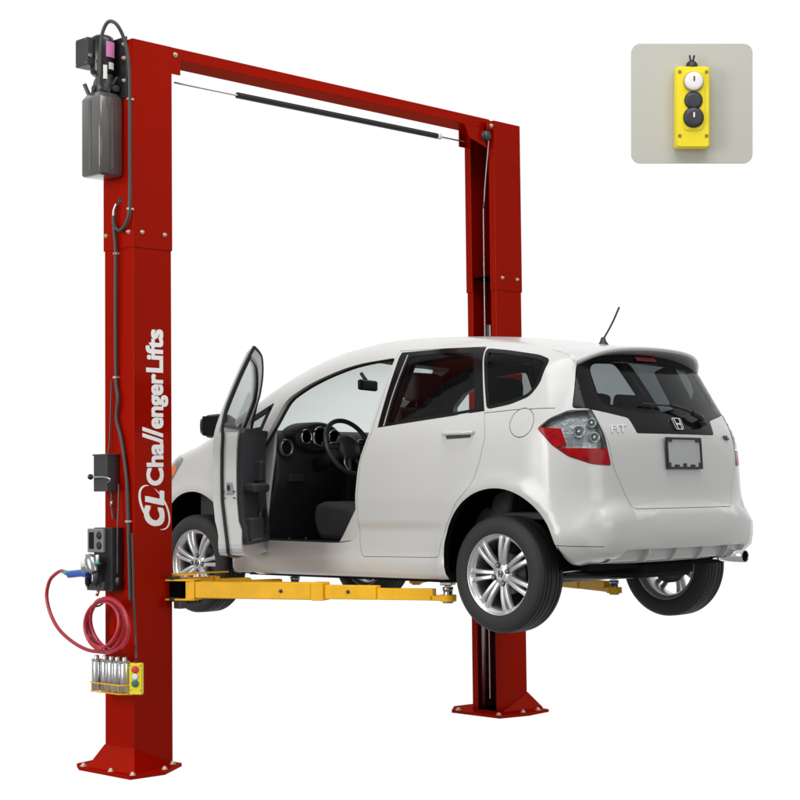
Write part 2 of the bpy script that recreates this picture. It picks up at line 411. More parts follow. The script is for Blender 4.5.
def inset(poly,d):
    n=len(poly); P=[Vector(p[:2]) for p in poly]; ar=sum(P[i].x*P[(i+1)%n].y-P[(i+1)%n].x*P[i].y for i in range(n)); s=1 if ar>0 else -1; o=[]
    for i in range(n):
        e1=(P[i]-P[i-1]).normalized(); e2=(P[(i+1)%n]-P[i]).normalized()
        n1=Vector((-e1.y,e1.x))*s; n2=Vector((-e2.y,e2.x))*s; nn=(n1+n2); 
        nn=nn/max(nn.length_squared/2,.35)
        q=P[i]+nn*d; o.append((q.x,q.y)+tuple(poly[i][2:]))
    return o
def sidep(poly,side,x0=.25,x1=1.3,mi=0):   # prism through one side of the car
    return MB().prism([p[:2] for p in poly],'x',x0*side,x1*side,mi)
def rearp(poly,y0=-1.3,y1=.12,mi=0): return MB().prism([p[:2] for p in poly],'y',y0,y1,mi)
def diagp(poly,side,mi=0):                 # prism along the rear-corner diagonal; poly in (t,z), t=(|x|*-1 - y)/sqrt2 measured on the left side
    mb=MB().prism([p[:2] for p in poly],'x',.25,1.4,mi)   # (h,t,z): h outward along diagonal
    s=math.sqrt(.5); M=Matrix(((-s,s,0,0),(-s,-s,0,0),(0,0,1,0),(0,0,0,1)))
    mb.v=[tuple(M@Vector(p)) for p in mb.v]
    mb.f=[f for f in mb.f]
    if side>0:
        mb.v=[(-x,y,z) for x,y,z in mb.v]; mb.f=[f[::-1] for f in mb.f]
    return mb
def part(name,me,mats,parent):
    if mats is not None:
        me.materials.clear()
        for m in mats: me.materials.append(m)
    me.name=name; return link(name,me,parent)
# --- outlines in (y,z) of the side view
APERT=fillet([(1.035,.165),(1.035,.40),(1.005,.61),(.935,.77),(.925,1.00,.3),(.912,1.195,.02),(1.25,1.175,.3),(1.56,1.085,.3),(1.73,.99,.05),(1.80,.80),(1.90,.66),(1.955,.46),(1.96,.25),(1.94,.155),(1.21,.145)],.07)
DOORF=fillet([(1.035,.10),(1.035,.40),(1.005,.61),(.935,.77),(.925,1.0,.3),(.90,1.222,.02),(1.25,1.203,.3),(1.57,1.112,.3),(1.76,1.00,.05),(1.84,.80),(1.94,.66),(1.99,.46),(2.0,.25),(1.98,.085),(1.3,.08)],.06)
DOORR=[(.905,1.236),(.26,1.218),(.105,.845),(.078,.75),(.075,.70),(.10,.596),(.135,.503),(.165,.456),(.263,.372),(.343,.255),(.393,.148),(.41,.09),(.43,.078),(.995,.072),(1.015,.09),(1.025,.165),(1.022,.39),(.992,.614),(.922,.77),(.908,.98)]
WRD=fillet([(.885,.790),(.885,1.226),(.53,1.226),(.20,1.214),(.05,.858)],.006)
WRDR=fillet([(.8885,.793),(.8885,1.222),(.53,1.222),(.2645,1.208),(.1125,.8615)],.006)
GRD=fillet([(.815,.812),(.80,1.195),(.53,1.198),(.315,1.182),(.175,.872)],.03)
QW=fillet([(.099,.862),(.2505,1.208),(.087,1.186),(-.13,1.148),(-.215,1.117),(-.216,.985),(-.17,.92),(-.054,.883)],.03)
QWg=inset(QW,.022)
FQ=fillet([(1.87,.80),(2.30,.755),(1.83,.98)],.02)
WF=fillet([(.99,.80),(.985,1.17),(1.25,1.155),(1.56,1.065),(1.70,.975),(1.70,.795)],.03)
WINDS=fillet([(-.66,.775),(-.50,1.215),(0,1.24),(.50,1.215),(.66,.775),(0,.79)],.05)
HGL=fillet([(-.675,.853),(-.56,1.065,.04),(-.50,1.135,.03),(-.26,1.168),(.26,1.168),(.50,1.135,.03),(.56,1.065,.04),(.675,.853),(.59,.846),(.372,.806),(.352,.726,.01),(-.352,.726,.01),(-.372,.806),(-.59,.846)],.02)
HIN=fillet([(-.515,.885),(-.475,1.09),(-.25,1.112),(.25,1.112),(.475,1.09),(.515,.885),(.25,.845),(-.25,.845)],.06)
HATCH=fillet([(-.60,.852),(-.590,.80),(-.578,.713),(-.556,.549),(-.520,.475),(-.452,.333,.03),(.452,.333,.03),(.520,.475),(.556,.549),(.578,.713),(.590,.80),(.60,.852)],.03)
HAT_ALL=fillet([(-.452,.333,.03),(-.520,.475),(-.556,.549),(-.578,.713),(-.588,.80),(-.60,.85),(-.68,.851),(-.563,1.067),(-.503,1.139),(-.26,1.172),(.26,1.172),(.503,1.139),(.563,1.067),(.68,.851),(.60,.85),(.588,.80),(.578,.713),(.556,.549),(.520,.475),(.452,.333,.03)],.02)
LAMP=fillet([(-.385,.752),(-.320,.803),(-.222,.843),(-.10,.846),(-.075,.79),(-.042,.713),(-.012,.555),(-.115,.563),(-.236,.603),(-.315,.661)],.02)
CLR=[(-.372,.760),(-.320,.803),(-.222,.843),(-.10,.846),(-.075,.79),(-.042,.713),(-.030,.648),(-.235,.655),(-.262,.750)]
REDA=[(-.385,.752),(-.374,.760),(-.264,.750),(-.237,.655),(-.300,.650),(-.315,.661)]
REDB=[(-.296,.649),(-.030,.647),(-.012,.555),(-.115,.563),(-.236,.603)]
WC=.07
def archm(y,mi=2):
    mb=MB()
    for s in (-1,1):
        t=MB().lathe([(0,.42),(.378,.42),(.378,1.2),(0,1.2)],axis='x',n=64,o=(0,y,WC),mi=mi,smooth=False)
        if s<0: t.v=[(-x,a,b) for x,a,b in t.v]; t.f=[f[::-1] for f in t.f]
        yield t
def solid_cyl(r,a,b,axis,o,mi=0,n=48):
    c=[(r*math.cos(2*math.pi*k/n),r*math.sin(2*math.pi*k/n)) for k in range(n)]
    return MB().prism([(o[0]+u,o[1]+v) for u,v in c],axis,a,b,mi)
sh=shellobj('s',(P0,F0),offs(.04))
# undersides are dark
for i,f in enumerate(sh.f[:len(F0)]):
    if N0[f[0]][2]<-.75 and P0[f[0]][2]<-.02 and P0[f[0]][1]>-.3: sh.m[i]=2
BM=[paint,trim,under]
ops=[]
for s in (-1,1):
    ops.append(('DIFFERENCE',sidep(APERT if s<0 else DOORF,s)))
    ops.append(('DIFFERENCE',sidep(DOORR,s)))
    ops.append(('DIFFERENCE',sidep(QW,s))); ops.append(('DIFFERENCE',sidep(FQ,s,.45)))
    ops.append(('DIFFERENCE',diagp(LAMP,s)))
    for y in (0,2.5): ops.append(('DIFFERENCE',solid_cyl(.378,.44*s,1.2*s,'x',(y,WC),2,72)))
ops.append(('DIFFERENCE',sidep([(-.157+.078*math.cos(t*math.pi/18),.784+.078*math.sin(t*math.pi/18)) for t in range(36)],-1,.6)))
ops.append(('DIFFERENCE',rearp(HAT_ALL)))
for s in (-1,1): ops.append(('DIFFERENCE',sidep([(.112,.846),(-.10,.856),(-.325,.856),(-.325,.8525),(-.10,.8525),(.112,.8425)],s,.70)))
for s in (-1,1): ops.append(('DIFFERENCE',sidep([(-.33,.157),(-.58,.150),(-.58,.1465),(-.33,.1535)],s,.60)))
ops.append(('DIFFERENCE',rearp(WINDS,1.45,3.2)))
ops.append(('DIFFERENCE',rearp(fillet([(-.55,.128),(-.63,-.2),(.63,-.2),(.55,.128)],.03),-1.3,-.45)))
car=thing('hatchback_car','white five-door hatchback raised on the yellow lift arms with its driver door open','car',CARO)
body=part('body_shell',smooth_normals(cut(sh,ops,BM),(0,.04)),None,car)
thick=lambda a,b,mo=0,mi=1: shellobj('s',offs(a),offs(b),mo,mi)
# fuel flap
part('fuel_flap',smooth_normals(cut(sh,[('INTERSECT',sidep([(-.157+.0735*math.cos(t*math.pi/18),.784+.0735*math.sin(t*math.pi/18)) for t in range(36)],-1,.6))],BM),(0,.04)),None,car)
tsh=thick(.003,.008,0,0); fsh=thick(.0015,.016,0,0)
def glz(name,poly,side,mt,parent,cutter=None): return part(name,smooth_normals(cut(tsh,[('INTERSECT',cutter or sidep(poly,side))],[mt]),(.003,.008),.001),None,parent)
def trimring(name,outer,inner,side,parent,mt=gblk):
    return part(name,smooth_normals(cut(fsh,[('INTERSECT',sidep(outer,side)),('DIFFERENCE',sidep(inner,side,.2,1.4))],[mt]),(.0015,.016),.001),None,parent)
for s in (-1,1):
    d=part('rear_door',smooth_normals(cut(sh,[('INTERSECT',sidep(inset(DOORR,.0028),s)),('DIFFERENCE',sidep(inset(WRD,.002),s,.2,1.4))],BM),(0,.04)),None,car)
    trimring('window_frame',WRDR,GRD,s,d); glz('window_glass',inset(GRD,-.004),s,gl_tint,d)
    # bright strip between pillar panel and window run
    mb=MB(); pts=[(xs(y,z,-.001,s),y,z) for y,z in ((.835,.80),(.832,.95),(.825,1.08),(.818,1.205))]; mb.tube(pts,.0045,6); mb.obj('window_strip',steel,d)
    mb=MB()
    for t in range(2): pass
    yy=[.155,.19,.26,.33,.365]
    mb.tube([(xs(y,.742,-b,s),y,.742) for y,b in zip(yy,(.008,.030,.034,.030,.008))],.011,10,res=6)
    hnd=mb.obj('door_handle',paint,d)
    cup=[(.172,.722),(.172,.752),(.345,.752),(.345,.722)]
    me=cut(thick(-.001,.003),[('INTERSECT',sidep(fillet([(.175,.716),(.345,.712),(.350,.734),(.172,.737)],.008),s))],[dgry]); part('handle_shade_patch',me,None,hnd)  # dark patch on the skin, painted shade behind and below the grip
    q=part('quarter_window_frame',smooth_normals(cut(fsh,[('INTERSECT',sidep(inset(QW,.0015),s)),('DIFFERENCE',sidep(QWg,s,.2,1.4))],[gblk]),(.0015,.016),.001),None,car)
    glz('quarter_glass',inset(QWg,-.004),s,gl_dark,q)
    q=part('front_quarter_frame',smooth_normals(cut(fsh,[('INTERSECT',sidep(inset(FQ,.0015),s,.4)),('DIFFERENCE',sidep(inset(FQ,.035),s,.3,1.4))],[gblk]),(.0015,.016),.001),None,car)
    glz('front_quarter_glass',inset(FQ,.031),s,gl_clear,q,sidep(inset(FQ,.031),s,.4))
# right front door, closed
d=part('front_door',smooth_normals(cut(sh,[('INTERSECT',sidep(inset(DOORF,.0028),1)),('DIFFERENCE',sidep(WF,1,.2,1.4))],BM),(0,.04)),None,car)
glz('window_glass',inset(WF,-.004),1,gl_clear,d)
MB().tube([(xs(y,.742,-b,1),y,.742) for y,b in zip((1.105,1.14,1.21,1.28,1.315),(.006,.026,.03,.026,.006))],.013,10).obj('door_handle',paint,d)
def mirror(side,parent):
    b=MB(); prof=[(.0,-.105),(.055,-.10),(.085,-.06),(.092,0),(.085,.06),(.055,.095),(0,.10)]
    st=len(b.v); b.lathe(prof,axis='x',n=20); M=Matrix.Translation((side*.945,1.735,.832))@Matrix.Diagonal((1.05,.62,.80,1)); b.xf(M,st)
    b.box((min(side*.80,side*.90),1.70,.765),(max(side*.80,side*.90),1.76,.80),0,.01)
    o=b.obj('side_mirror',blks,parent)
    g=MB(); g.box((side*.945-.085,1.672,.775),(side*.945+.085,1.680,.889),0,.003); g.obj('mirror_glass',gblk,o); return o
mirror(1,d)
# left front door, open
HX,HY,TH=-.80,1.99,50
Pr,Fr=hull(0.,70,20); Nr=grad(Pr)
Fr=[f if np.dot(np.cross(Pr[f[1]]-Pr[f[0]],Pr[f[2]]-Pr[f[0]]),Nr[f[0]])>0 else f[::-1] for f in Fr]
P13,_=hull(.125,70,20); P15,_=hull(.15,70,20); P11,_=hull(.12,70,20); F13=F15=F11=Fr
t13=shellobj('s',(P0,F0),(P13,F13),0,0)
D2=inset(DOORF,.002)
low=fillet([(.80,.02),(.80,.765),(2.1,.778),(2.1,.02)],.001)
dm=smooth_normals(cut(t13,[('INTERSECT',sidep(D2,-1)),('INTERSECT',sidep(low,-1))],[paint]),(0,.125))
WD=fillet([(.965,.80),(.958,1.00,.2),(.945,1.182),(1.25,1.160,.3),(1.55,1.07,.3),(1.70,.985),(1.70,.80)],.02)
um=smooth_normals(cut(thick(0,.024,0,0),[('INTERSECT',sidep(D2,-1)),('DIFFERENCE',sidep(low,-1,.2,1.4)),('DIFFERENCE',sidep(WD,-1,.2,1.4))],[paint]),(0,.024))
Mh=Matrix.Translation((HX,HY,0))@Matrix.Rotation(R(-TH),4,'Z')@Matrix.Translation((-HX,-HY,0))
door=part('front_door',dm,None,car); door.matrix_local=Mh; door['label']='open driver door'
part('window_surround',um,None,door)
inn=[(p[0],p[1]) for p in WD]
glz('window_glass',inset(WD,-.004),-1,gl_clear,door)
tr=cut(shellobj('s',(P11,F11),(P15,F15)),[('INTERSECT',sidep(fillet([(1.065,.15),(1.06,.45),(1.03,.62),(.99,.79),(1.80,.80),(1.90,.45),(1.90,.15)],.05),-1)) ],[trim2,trim2])
tp=part('door_trim_panel',tr,None,door)
# black run channel and seal round the frame
mb=MB(); pp=inset(DOORF,-.001); pp=[pp[i] for i in range(0,len(pp),2)]; pp.append(pp[0])
mb.tube([(xs(y,z,.050 if z<.76 else (.022 if z>.86 else .036)),y,z) for y,z in pp],.0095,8,res=3,cap=False); mb.obj('door_seal',seal,door)
mb=MB(); pp=inset(WD,.006); pp=pp+[pp[0]]
mb.tube([(xs(y,z,.018),y,z) for y,z in pp],.011,8,res=1,cap=False,smooth=False); mb.obj('window_run',gblk,door)
mb=MB(); xa=xs(1.3,.48,.145)
mb.box((xa-.01,1.12,.44),(xa+.075,1.62,.49),0,.02); mb.box((xa-.01,1.48,.50),(xa+.05,1.60,.62),0,.012); mb.obj('armrest',trim,door)
mb=MB(); xb=xs(1.6,.25,.145); mb.lathe([(.0,0),(.07,0),(.078,.012),(.078,-.01)],axis='x',n=28,o=(xb+.012,1.62,.27)); mb.obj('speaker_grille',blk,door)
mb=MB(); mb.box((xs(1.2,.3,.145)-.01,1.12,.17),(xs(1.2,.3,.145)+.05,1.50,.30),0,.02); mb.obj('door_pocket',trim,door)
mb=MB(); ye=1.012; xj=xs(1.03,.5,.08)
mb.box((xj-.012,1.0235,.43),(xj+.028,1.032,.50),0,.002)
lt=mb.obj('door_latch',steel,door); 
mb=MB()
for zz in (.41,.445,.52): 
    for dx in (-.022,.034): mb=MB(); mb.cyl((xj+dx,1.036,zz),(xj+dx,1.024,zz),.0045,8); mb.obj('latch_bolt',blk,lt)
mb=MB(); mb.box((xj-.004,1.020,.450),(xj+.012,1.028,.480)); mb.obj('latch_claw',blk,lt)
mirror(-1,door)
MB().tube([(xs(y,.742,-b,-1),y,.742) for y,b in zip((1.105,1.14,1.21,1.28,1.315),(.006,.026,.03,.026,.006))],.013,10).obj('door_handle',paint,door)
# door opening seal on the body and sill plate
mb=MB(); pp=inset(APERT,-.004); pp=[pp[i] for i in range(0,len(pp),2)]; pp.append(pp[0])
mb.tube([(xs(y,z,.040),y,z) for y,z in pp],.014,8,res=3,cap=False); mb.obj('door_opening_seal',seal,car)
mb=MB(); mb.prism([(-.80,.085),(-.80,.145),(-.745,.155),(-.70,.11),(-.70,.04),(-.78,.04)],'y',1.0,1.86); mb.obj('door_sill',paint,car,bevel=.008)
mb=MB(); mb.prism([(1.02,.08),(1.02,.42),(1.055,.40),(1.20,.19),(1.26,.12),(1.26,.08)],'x',-.79,-.73); mb.prism([(.985,.3),(.90,.78),(.885,1.22),(.925,1.22),(.95,.80),(1.055,.40)],'x',-.75,-.60) if False else None
mb.obj('pillar_foot',paint,car,bevel=.012,seg=3)
# front-pillar jamb
mb=MB(); mb.prism([(1.93,.13),(1.925,.23),(1.885,.46),(1.845,.66),(1.83,.80),(1.80,.97),(1.86,.90),(1.93,.80),(2.02,.66),(2.06,.46),(2.07,.13)],'x',-.735,-.715); mb.obj('hinge_pillar',paint,car,bevel=.015,seg=3)
# --- tailgate
hsh=thick(0,.03,0,1)
tg=part('tailgate',smooth_normals(cut(hsh,[('INTERSECT',rearp(inset(HATCH,.003))),('DIFFERENCE',rearp(inset(HGL,-.002),-1.4,.2))],BM),(0,.03)),None,car)
fr=part('rear_window_surround',smooth_normals(cut(fsh,[('INTERSECT',rearp(inset(HGL,.001))),('DIFFERENCE',rearp(HIN,-1.4,.2))],[gblk]),(.0015,.016),.001),None,tg)
part('rear_window',smooth_normals(cut(thick(.0005,.006,0,0),[('INTERSECT',rearp(inset(HIN,-.01)))],[gl_dark]),(.0005,.006),.0006),None,tg)
# licence plate with frame
def rp(x,z,off=0.): return Vector((x,ys(x,z,off),z))
pc=rp(0,.622,-.006); un=Vector((0,-1,.06)).normalized()
Mp=frame(pc,(1,0,0),(0,.05,1)); 
mb=MB(); mb.box((-.152,-.076,0),(.152,.076,.006),0,.006); mb.xf(Mp); pl=mb.obj('license_plate',platem,tg)
mb=MB(); 
for a,b in (((-.16,-.084),(.16,-.072)),((-.16,.074),(.16,.084)),((-.16,-.073),(-.149,.073)),((.149,-.073),(.16,.073))): mb.box((a[0],a[1],0),(b[0],b[1],.013),0,.002)
for a,b in (((-.149,.060),(-.110,.074)),((.110,.060),(.149,.074)),((-.09,-.072),(-.055,-.060)),((-.012,-.072),(.012,-.054)),((.055,-.072),(.09,-.060)),((-.149,-.072),(-.13,-.05)),((.13,-.072),(.149,-.05))): mb.box((a[0],a[1],0),(b[0],b[1],.012))
mb.xf(Mp); mb.obj('plate_frame',blk,pl)
# emblem
ec=rp(.005,.778,-.004); sl=(rp(.005,.80)-rp(.005,.755)).normalized(); Me=frame(ec,(1,0,0),sl)
mb=MB()
def rim_poly(o,i,z0,z1):
    n=len(o); mb.add([(u,v,z) for z in (z0,z1) for P_ in (o,i) for u,v in P_],[(k,(k+1)%n,n+(k+1)%n,n+k)[::-1] for k in range(n)]+[(2*n+k,2*n+(k+1)%n,3*n+(k+1)%n,3*n+k) for k in range(n)]+[(k,(k+1)%n,2*n+(k+1)%n,2*n+k) for k in range(n)]+[(n+k,n+(k+1)%n,3*n+(k+1)%n,3*n+k)[::-1] for k in range(n)])
eo=fillet([(-.036,-.034),(.036,-.034),(.044,.036),(-.044,.036)],.018); rim_poly(eo,inset(eo,.005) if True else 0,0,.006)
for s in (-1,1):
    P_=[(.012*s,-.028),(.020*s,-.028),(.030*s,.030),(.020*s,.030)]; mb.prism(P_,'z',.001,.008)
mb.box((-.016,-.006,.001),(.016,.004,.0075))
mb.xf(Me); mb.obj('maker_emblem',chrome,tg)
fc=rp(-.545,.728,-.002); fx=(rp(-.40,.733)-rp(-.54,.728)).normalized(); fz=(rp(-.47,.76)-rp(-.47,.72)).normalized()
text_obj('model_badge','FIT',.058,badge,tg,frame(fc+Vector((0,-.002,0)),fx,fz),.0022,.0012,.25,1.1,1.35)
# wiper
mb=MB(); n_=Vector((0,-.86,.5))
q=lambda x,z,h=.02: rp(x,z)+n_*h
mb.tube([q(.23,.79,.03),q(.12,.835,.035),q(-.02,.868,.03)],.008,8); mb.tube([q(-.24,.875,.016),q(-.02,.868,.02),q(.06,.862,.016)],.006,6)
mb.cyl(q(.235,.785,-.01),q(.235,.785,.045),.024,14); mb.tube([q(.26,.775,.02),q(.20,.80,.04),q(.15,.825,.035)],.016,8)
mb.obj('rear_wiper',blk,tg)
mb=MB(); mb.box((-.09,-.012,0),(.09,.012,.008),0,.004); b3=rp(0,1.135,-.001); mb.xf(frame(b3,(1,0,0),rp(0,1.15)-rp(0,1.12))); mb.obj('high_brake_light',mat('brake_light_red',(.30,.02,.05),.3),tg)
mb=MB(); mb.box((-.022,-.010,0),(.022,.010,.008),0,.003); mb.box((.005,-.016,.001),(.034,-.002,.010),0,.003); mb.xf(frame(rp(.475,.715,-.001),rp(.52,.715)-rp(.43,.715),(0,.1,1))); mb.obj('dark_piece',blks,tg)  # two small dark blocks on the right of the tailgate
# --- tail lamps
lsh=thick(-.0025,.004,0,0); bsh=thick(.030,.040,0,0)
for s in (-1,1):
    bk=part('tail_lamp',smooth_normals(cut(bsh,[('INTERSECT',diagp(inset(LAMP,.001),s))],[cham]),(.03,.04),.002),None,car)
    part('lamp_seal',smooth_normals(cut(thick(-.0015,.034,0,0),[('INTERSECT',diagp(inset(LAMP,.0015),s)),('DIFFERENCE',diagp(inset(LAMP,.007),s))],[dgry]),(-.0015,.034),.001),None,bk)
    ra=part('red_lens',smooth_normals(cut(thick(-.0025,.012,0,0),[('INTERSECT',diagp(inset(REDA,.003),s))],[redl]),(-.0025,),.001),None,bk)
    part('red_lens',smooth_normals(cut(thick(-.0025,.012,0,0),[('INTERSECT',diagp(inset(REDB,.003),s))],[redl]),(-.0025,),.001),None,bk)
    part('clear_lens',smooth_normals(cut(lsh,[('INTERSECT',diagp(inset(CLR,.003),s))],[glass('lens_glass',(.84,.86,.86),.8) if 'lens_glass' not in MATS else MATS['lens_glass']]),(-.0025,.004),.0006),None,bk)
    for (t_,z_,r_) in ((-.175,.730,.030),(-.105,.775,.022),(-.095,.700,.024)):
        # bowl on the backing
        dd=Vector((-1,-1,0)).normalized(); tt=Vector((1,-1,0)).normalized()
        mb=MB(); mb.lathe([(.001,-.012),(r_*.5,-.010),(r_,.010),(r_+.003,.010),(r_*1.02,-.004)],n=24)
        mb.lathe([(.0001,.010),(.008,.008),(.011,0),(.008,-.01)],n=12,mi=1)
        # locate surface
        lo,hi=.3,1.2
        for _ in range(24):
            m_=(lo+hi)/2; v_=dd*m_+tt*t_+Vector((0,0,z_))
            if F(np.array([v_[:]]),.020)[0]<0: lo=m_
            else: hi=m_
        v_=dd*lo+tt*t_+Vector((0,0,z_)); mb.xf(frame(v_,tt,(0,0,1)))
        if s>0: mb.v=[(-a,b,c) for a,b,c in mb.v]; mb.f=[f[::-1] for f in mb.f]
        mb.obj('reflector_bowl',[cham,chrome],bk)
# windscreen
part('windscreen',smooth_normals(cut(tsh,[('INTERSECT',rearp(inset(WINDS,-.004),1.45,3.2))],[gl_clear]),(.003,.008),.001),None,car)
# spoiler
def zs(x,y):
    lo,hi=.6,1.6
    for _ in range(22):
        m_=(lo+hi)/2
        if F(np.array([[abs(x),y,m_]]))[0]<0: lo=m_
        else: hi=m_
    return lo
mb=MB(); rows=[]; nx=37
for i in range(nx):
    x=-.555+1.11*i/(nx-1); a=abs(x)/.555; e=a**6
    y1=-.465+.075*a*a+.06*e; z1=1.196-.11*x*x-.050*e
    f=lambda y:zs(x,y)
    sec=[(-.13,f(-.13)-.006),(-.17,f(-.17)+.002),(-.22,max(f(-.22),1.14)+.006),((y1-.22)/2,(max(f(-.22),1.14)+z1)/2+.006),(y1+.03,z1+.004),(y1,z1-.004),(y1+.004,z1-.022),(y1+.04,z1-.034-.020*e),(-.30,1.160-.14*x*x-.04*e),(-.20,f(-.20)-.06),(-.14,f(-.14)-.04)]
    rows.append([(x,u,v) for u,v in sec])
m_=len(rows[0]); vs=[p for r in rows for p in r]
fs=[(i*m_+k,(i+1)*m_+k,(i+1)*m_+(k+1)%m_,i*m_+(k+1)%m_) for i in range(nx-1) for k in range(m_)]
fs=[f[::-1] for f in fs]
fs+= [tuple(range(m_)),tuple(range((nx-1)*m_,nx*m_))[::-1]]
mb.add(vs,fs); sp=mb.obj('roof_spoiler',paint,tg,autosm=45); sd=sp.modifiers.new('s','SUBSURF'); sd.levels=1; sd.render_levels=1
# antenna
mb=MB(); ab=Vector((.0,-.08,1.235)); mb.lathe([(.001,.045),(.012,.04),(.018,.02),(.03,.004),(.034,-.006)],n=20,o=ab)
mb.tube([ab+Vector((0,0,.03)),ab+Vector((.01,-.055,.115)),ab+Vector((.02,-.10,.205))],.0055,8); mb.obj('roof_antenna',blk,car)
# rear diffuser, exhaust, underbody
mb=MB(); xsn=[-.59+1.18*k/24 for k in range(25)]
vs=[];
for x in xsn:
    yr=-.635+.12*x*x
    for (yy,zz) in ((yr,.136),(yr+.022,.124),(yr+.045,.078),(yr+.065,.066),(yr+.12,.064)): vs.append((x,yy,zz))
mb.add(vs,[(i*5+k,i*5+k+1,(i+1)*5+k+1,(i+1)*5+k) for i in range(24) for k in range(4)],0,True)
for x in (-.36,-.12,.12,.36): mb.prism([(-.632,.132),(-.630,.105),(-.595,.062),(-.52,.062),(-.55,.132)],'x',x-.008,x+.008)
mb.obj('rear_diffuser',mat('diffuser_paint',(.50,.50,.49),.45),car)
mb=MB(); ex=.47
mb.lathe([(.030,-.665),(.033,-.668),(.033,-.52),(.024,-.50),(.024,-.30)],axis='y',n=28,o=(ex,0,.062)); mb.lathe([(.030,-.665),(.028,-.50),(.001,-.49)],axis='y',n=28,o=(ex,0,.062),mi=1)
mb.tube([(.47,-.4,.062),(.40,-.30,.05),(.20,-.28,.0)],.024,10)
mb.obj('exhaust_tailpipe',[chrome,blk],car)
mb=MB(); mb.box((-.22,-.46,-.035),(.30,-.20,.06),0,.04); mb.tube([(-.2,-.3,0),(-.28,.1,-.02),(-.15,.9,-.06),(-.1,2.2,-.06)],.025,10); mb.obj('exhaust_silencer',under,car)
mb=MB(); mb.tube([(-.68,0,-.0),(-.58,.12,-.03),(-.4,.20,-.05),(.4,.20,-.05),(.58,.12,-.03),(.68,0,0)],.035,10)
for s in (-1,1):
    mb.tube([(s*.55,-.02,.0),(s*.54,.42,.02)],.028,8,smooth=False); mb.cyl((s*.52,-.02,-.04),(s*.50,.02,.30),.030,10); 
    pts=[(s*.50+.055*math.cos(t*.7),.10+.055*math.sin(t*.7),-.03+t*.0048) for t in range(60)]; mb.tube(pts,.007,6,res=2)
mb.tube([(-.5,-.16,-.02),(.1,-.18,-.04),(.5,-.16,-.02)],.016,8)
mb.obj('rear_suspension',mat('axle_grey',(.04,.04,.042),.5,metal=.5,vary=.3,vscale=20),car)
mb=MB(); mb.box((-.50,.30,-.07),(.50,.95,-.03),0,.015); mb.box((-.45,2.2,-.07),(.45,2.9,-.03),0,.015)
mb.box((-.62,-.44,.02),(.62,-.12,.06)); 
for s in (-1,1): mb.box((s*.68-.02,.42,-.062),(s*.68+.02,2.12,-.035),0,.004)
mb.box((-.66,.42,-.058),(.66,2.1,-.052)); mb.obj('floor_pan',under,car)
# wheel housings
for s in (-1,1):
    for y in (0,2.5):
        mb=MB(); n=40; vs=[]
        for k in range(n+1):
            t=R(-14+200*k/n)
            for r_,x_ in ((.386,.80),(.384,.62),(.384,.44),(.001,.43)): vs.append((s*x_,y+r_*math.cos(t),WC+r_*math.sin(t)))
        mb.add(vs,[(i*4+k,i*4+k+1,(i+1)*4+k+1,(i+1)*4+k) for i in range(n) for k in range(3)],0,True); mb.obj('wheel_housing',liner,car)
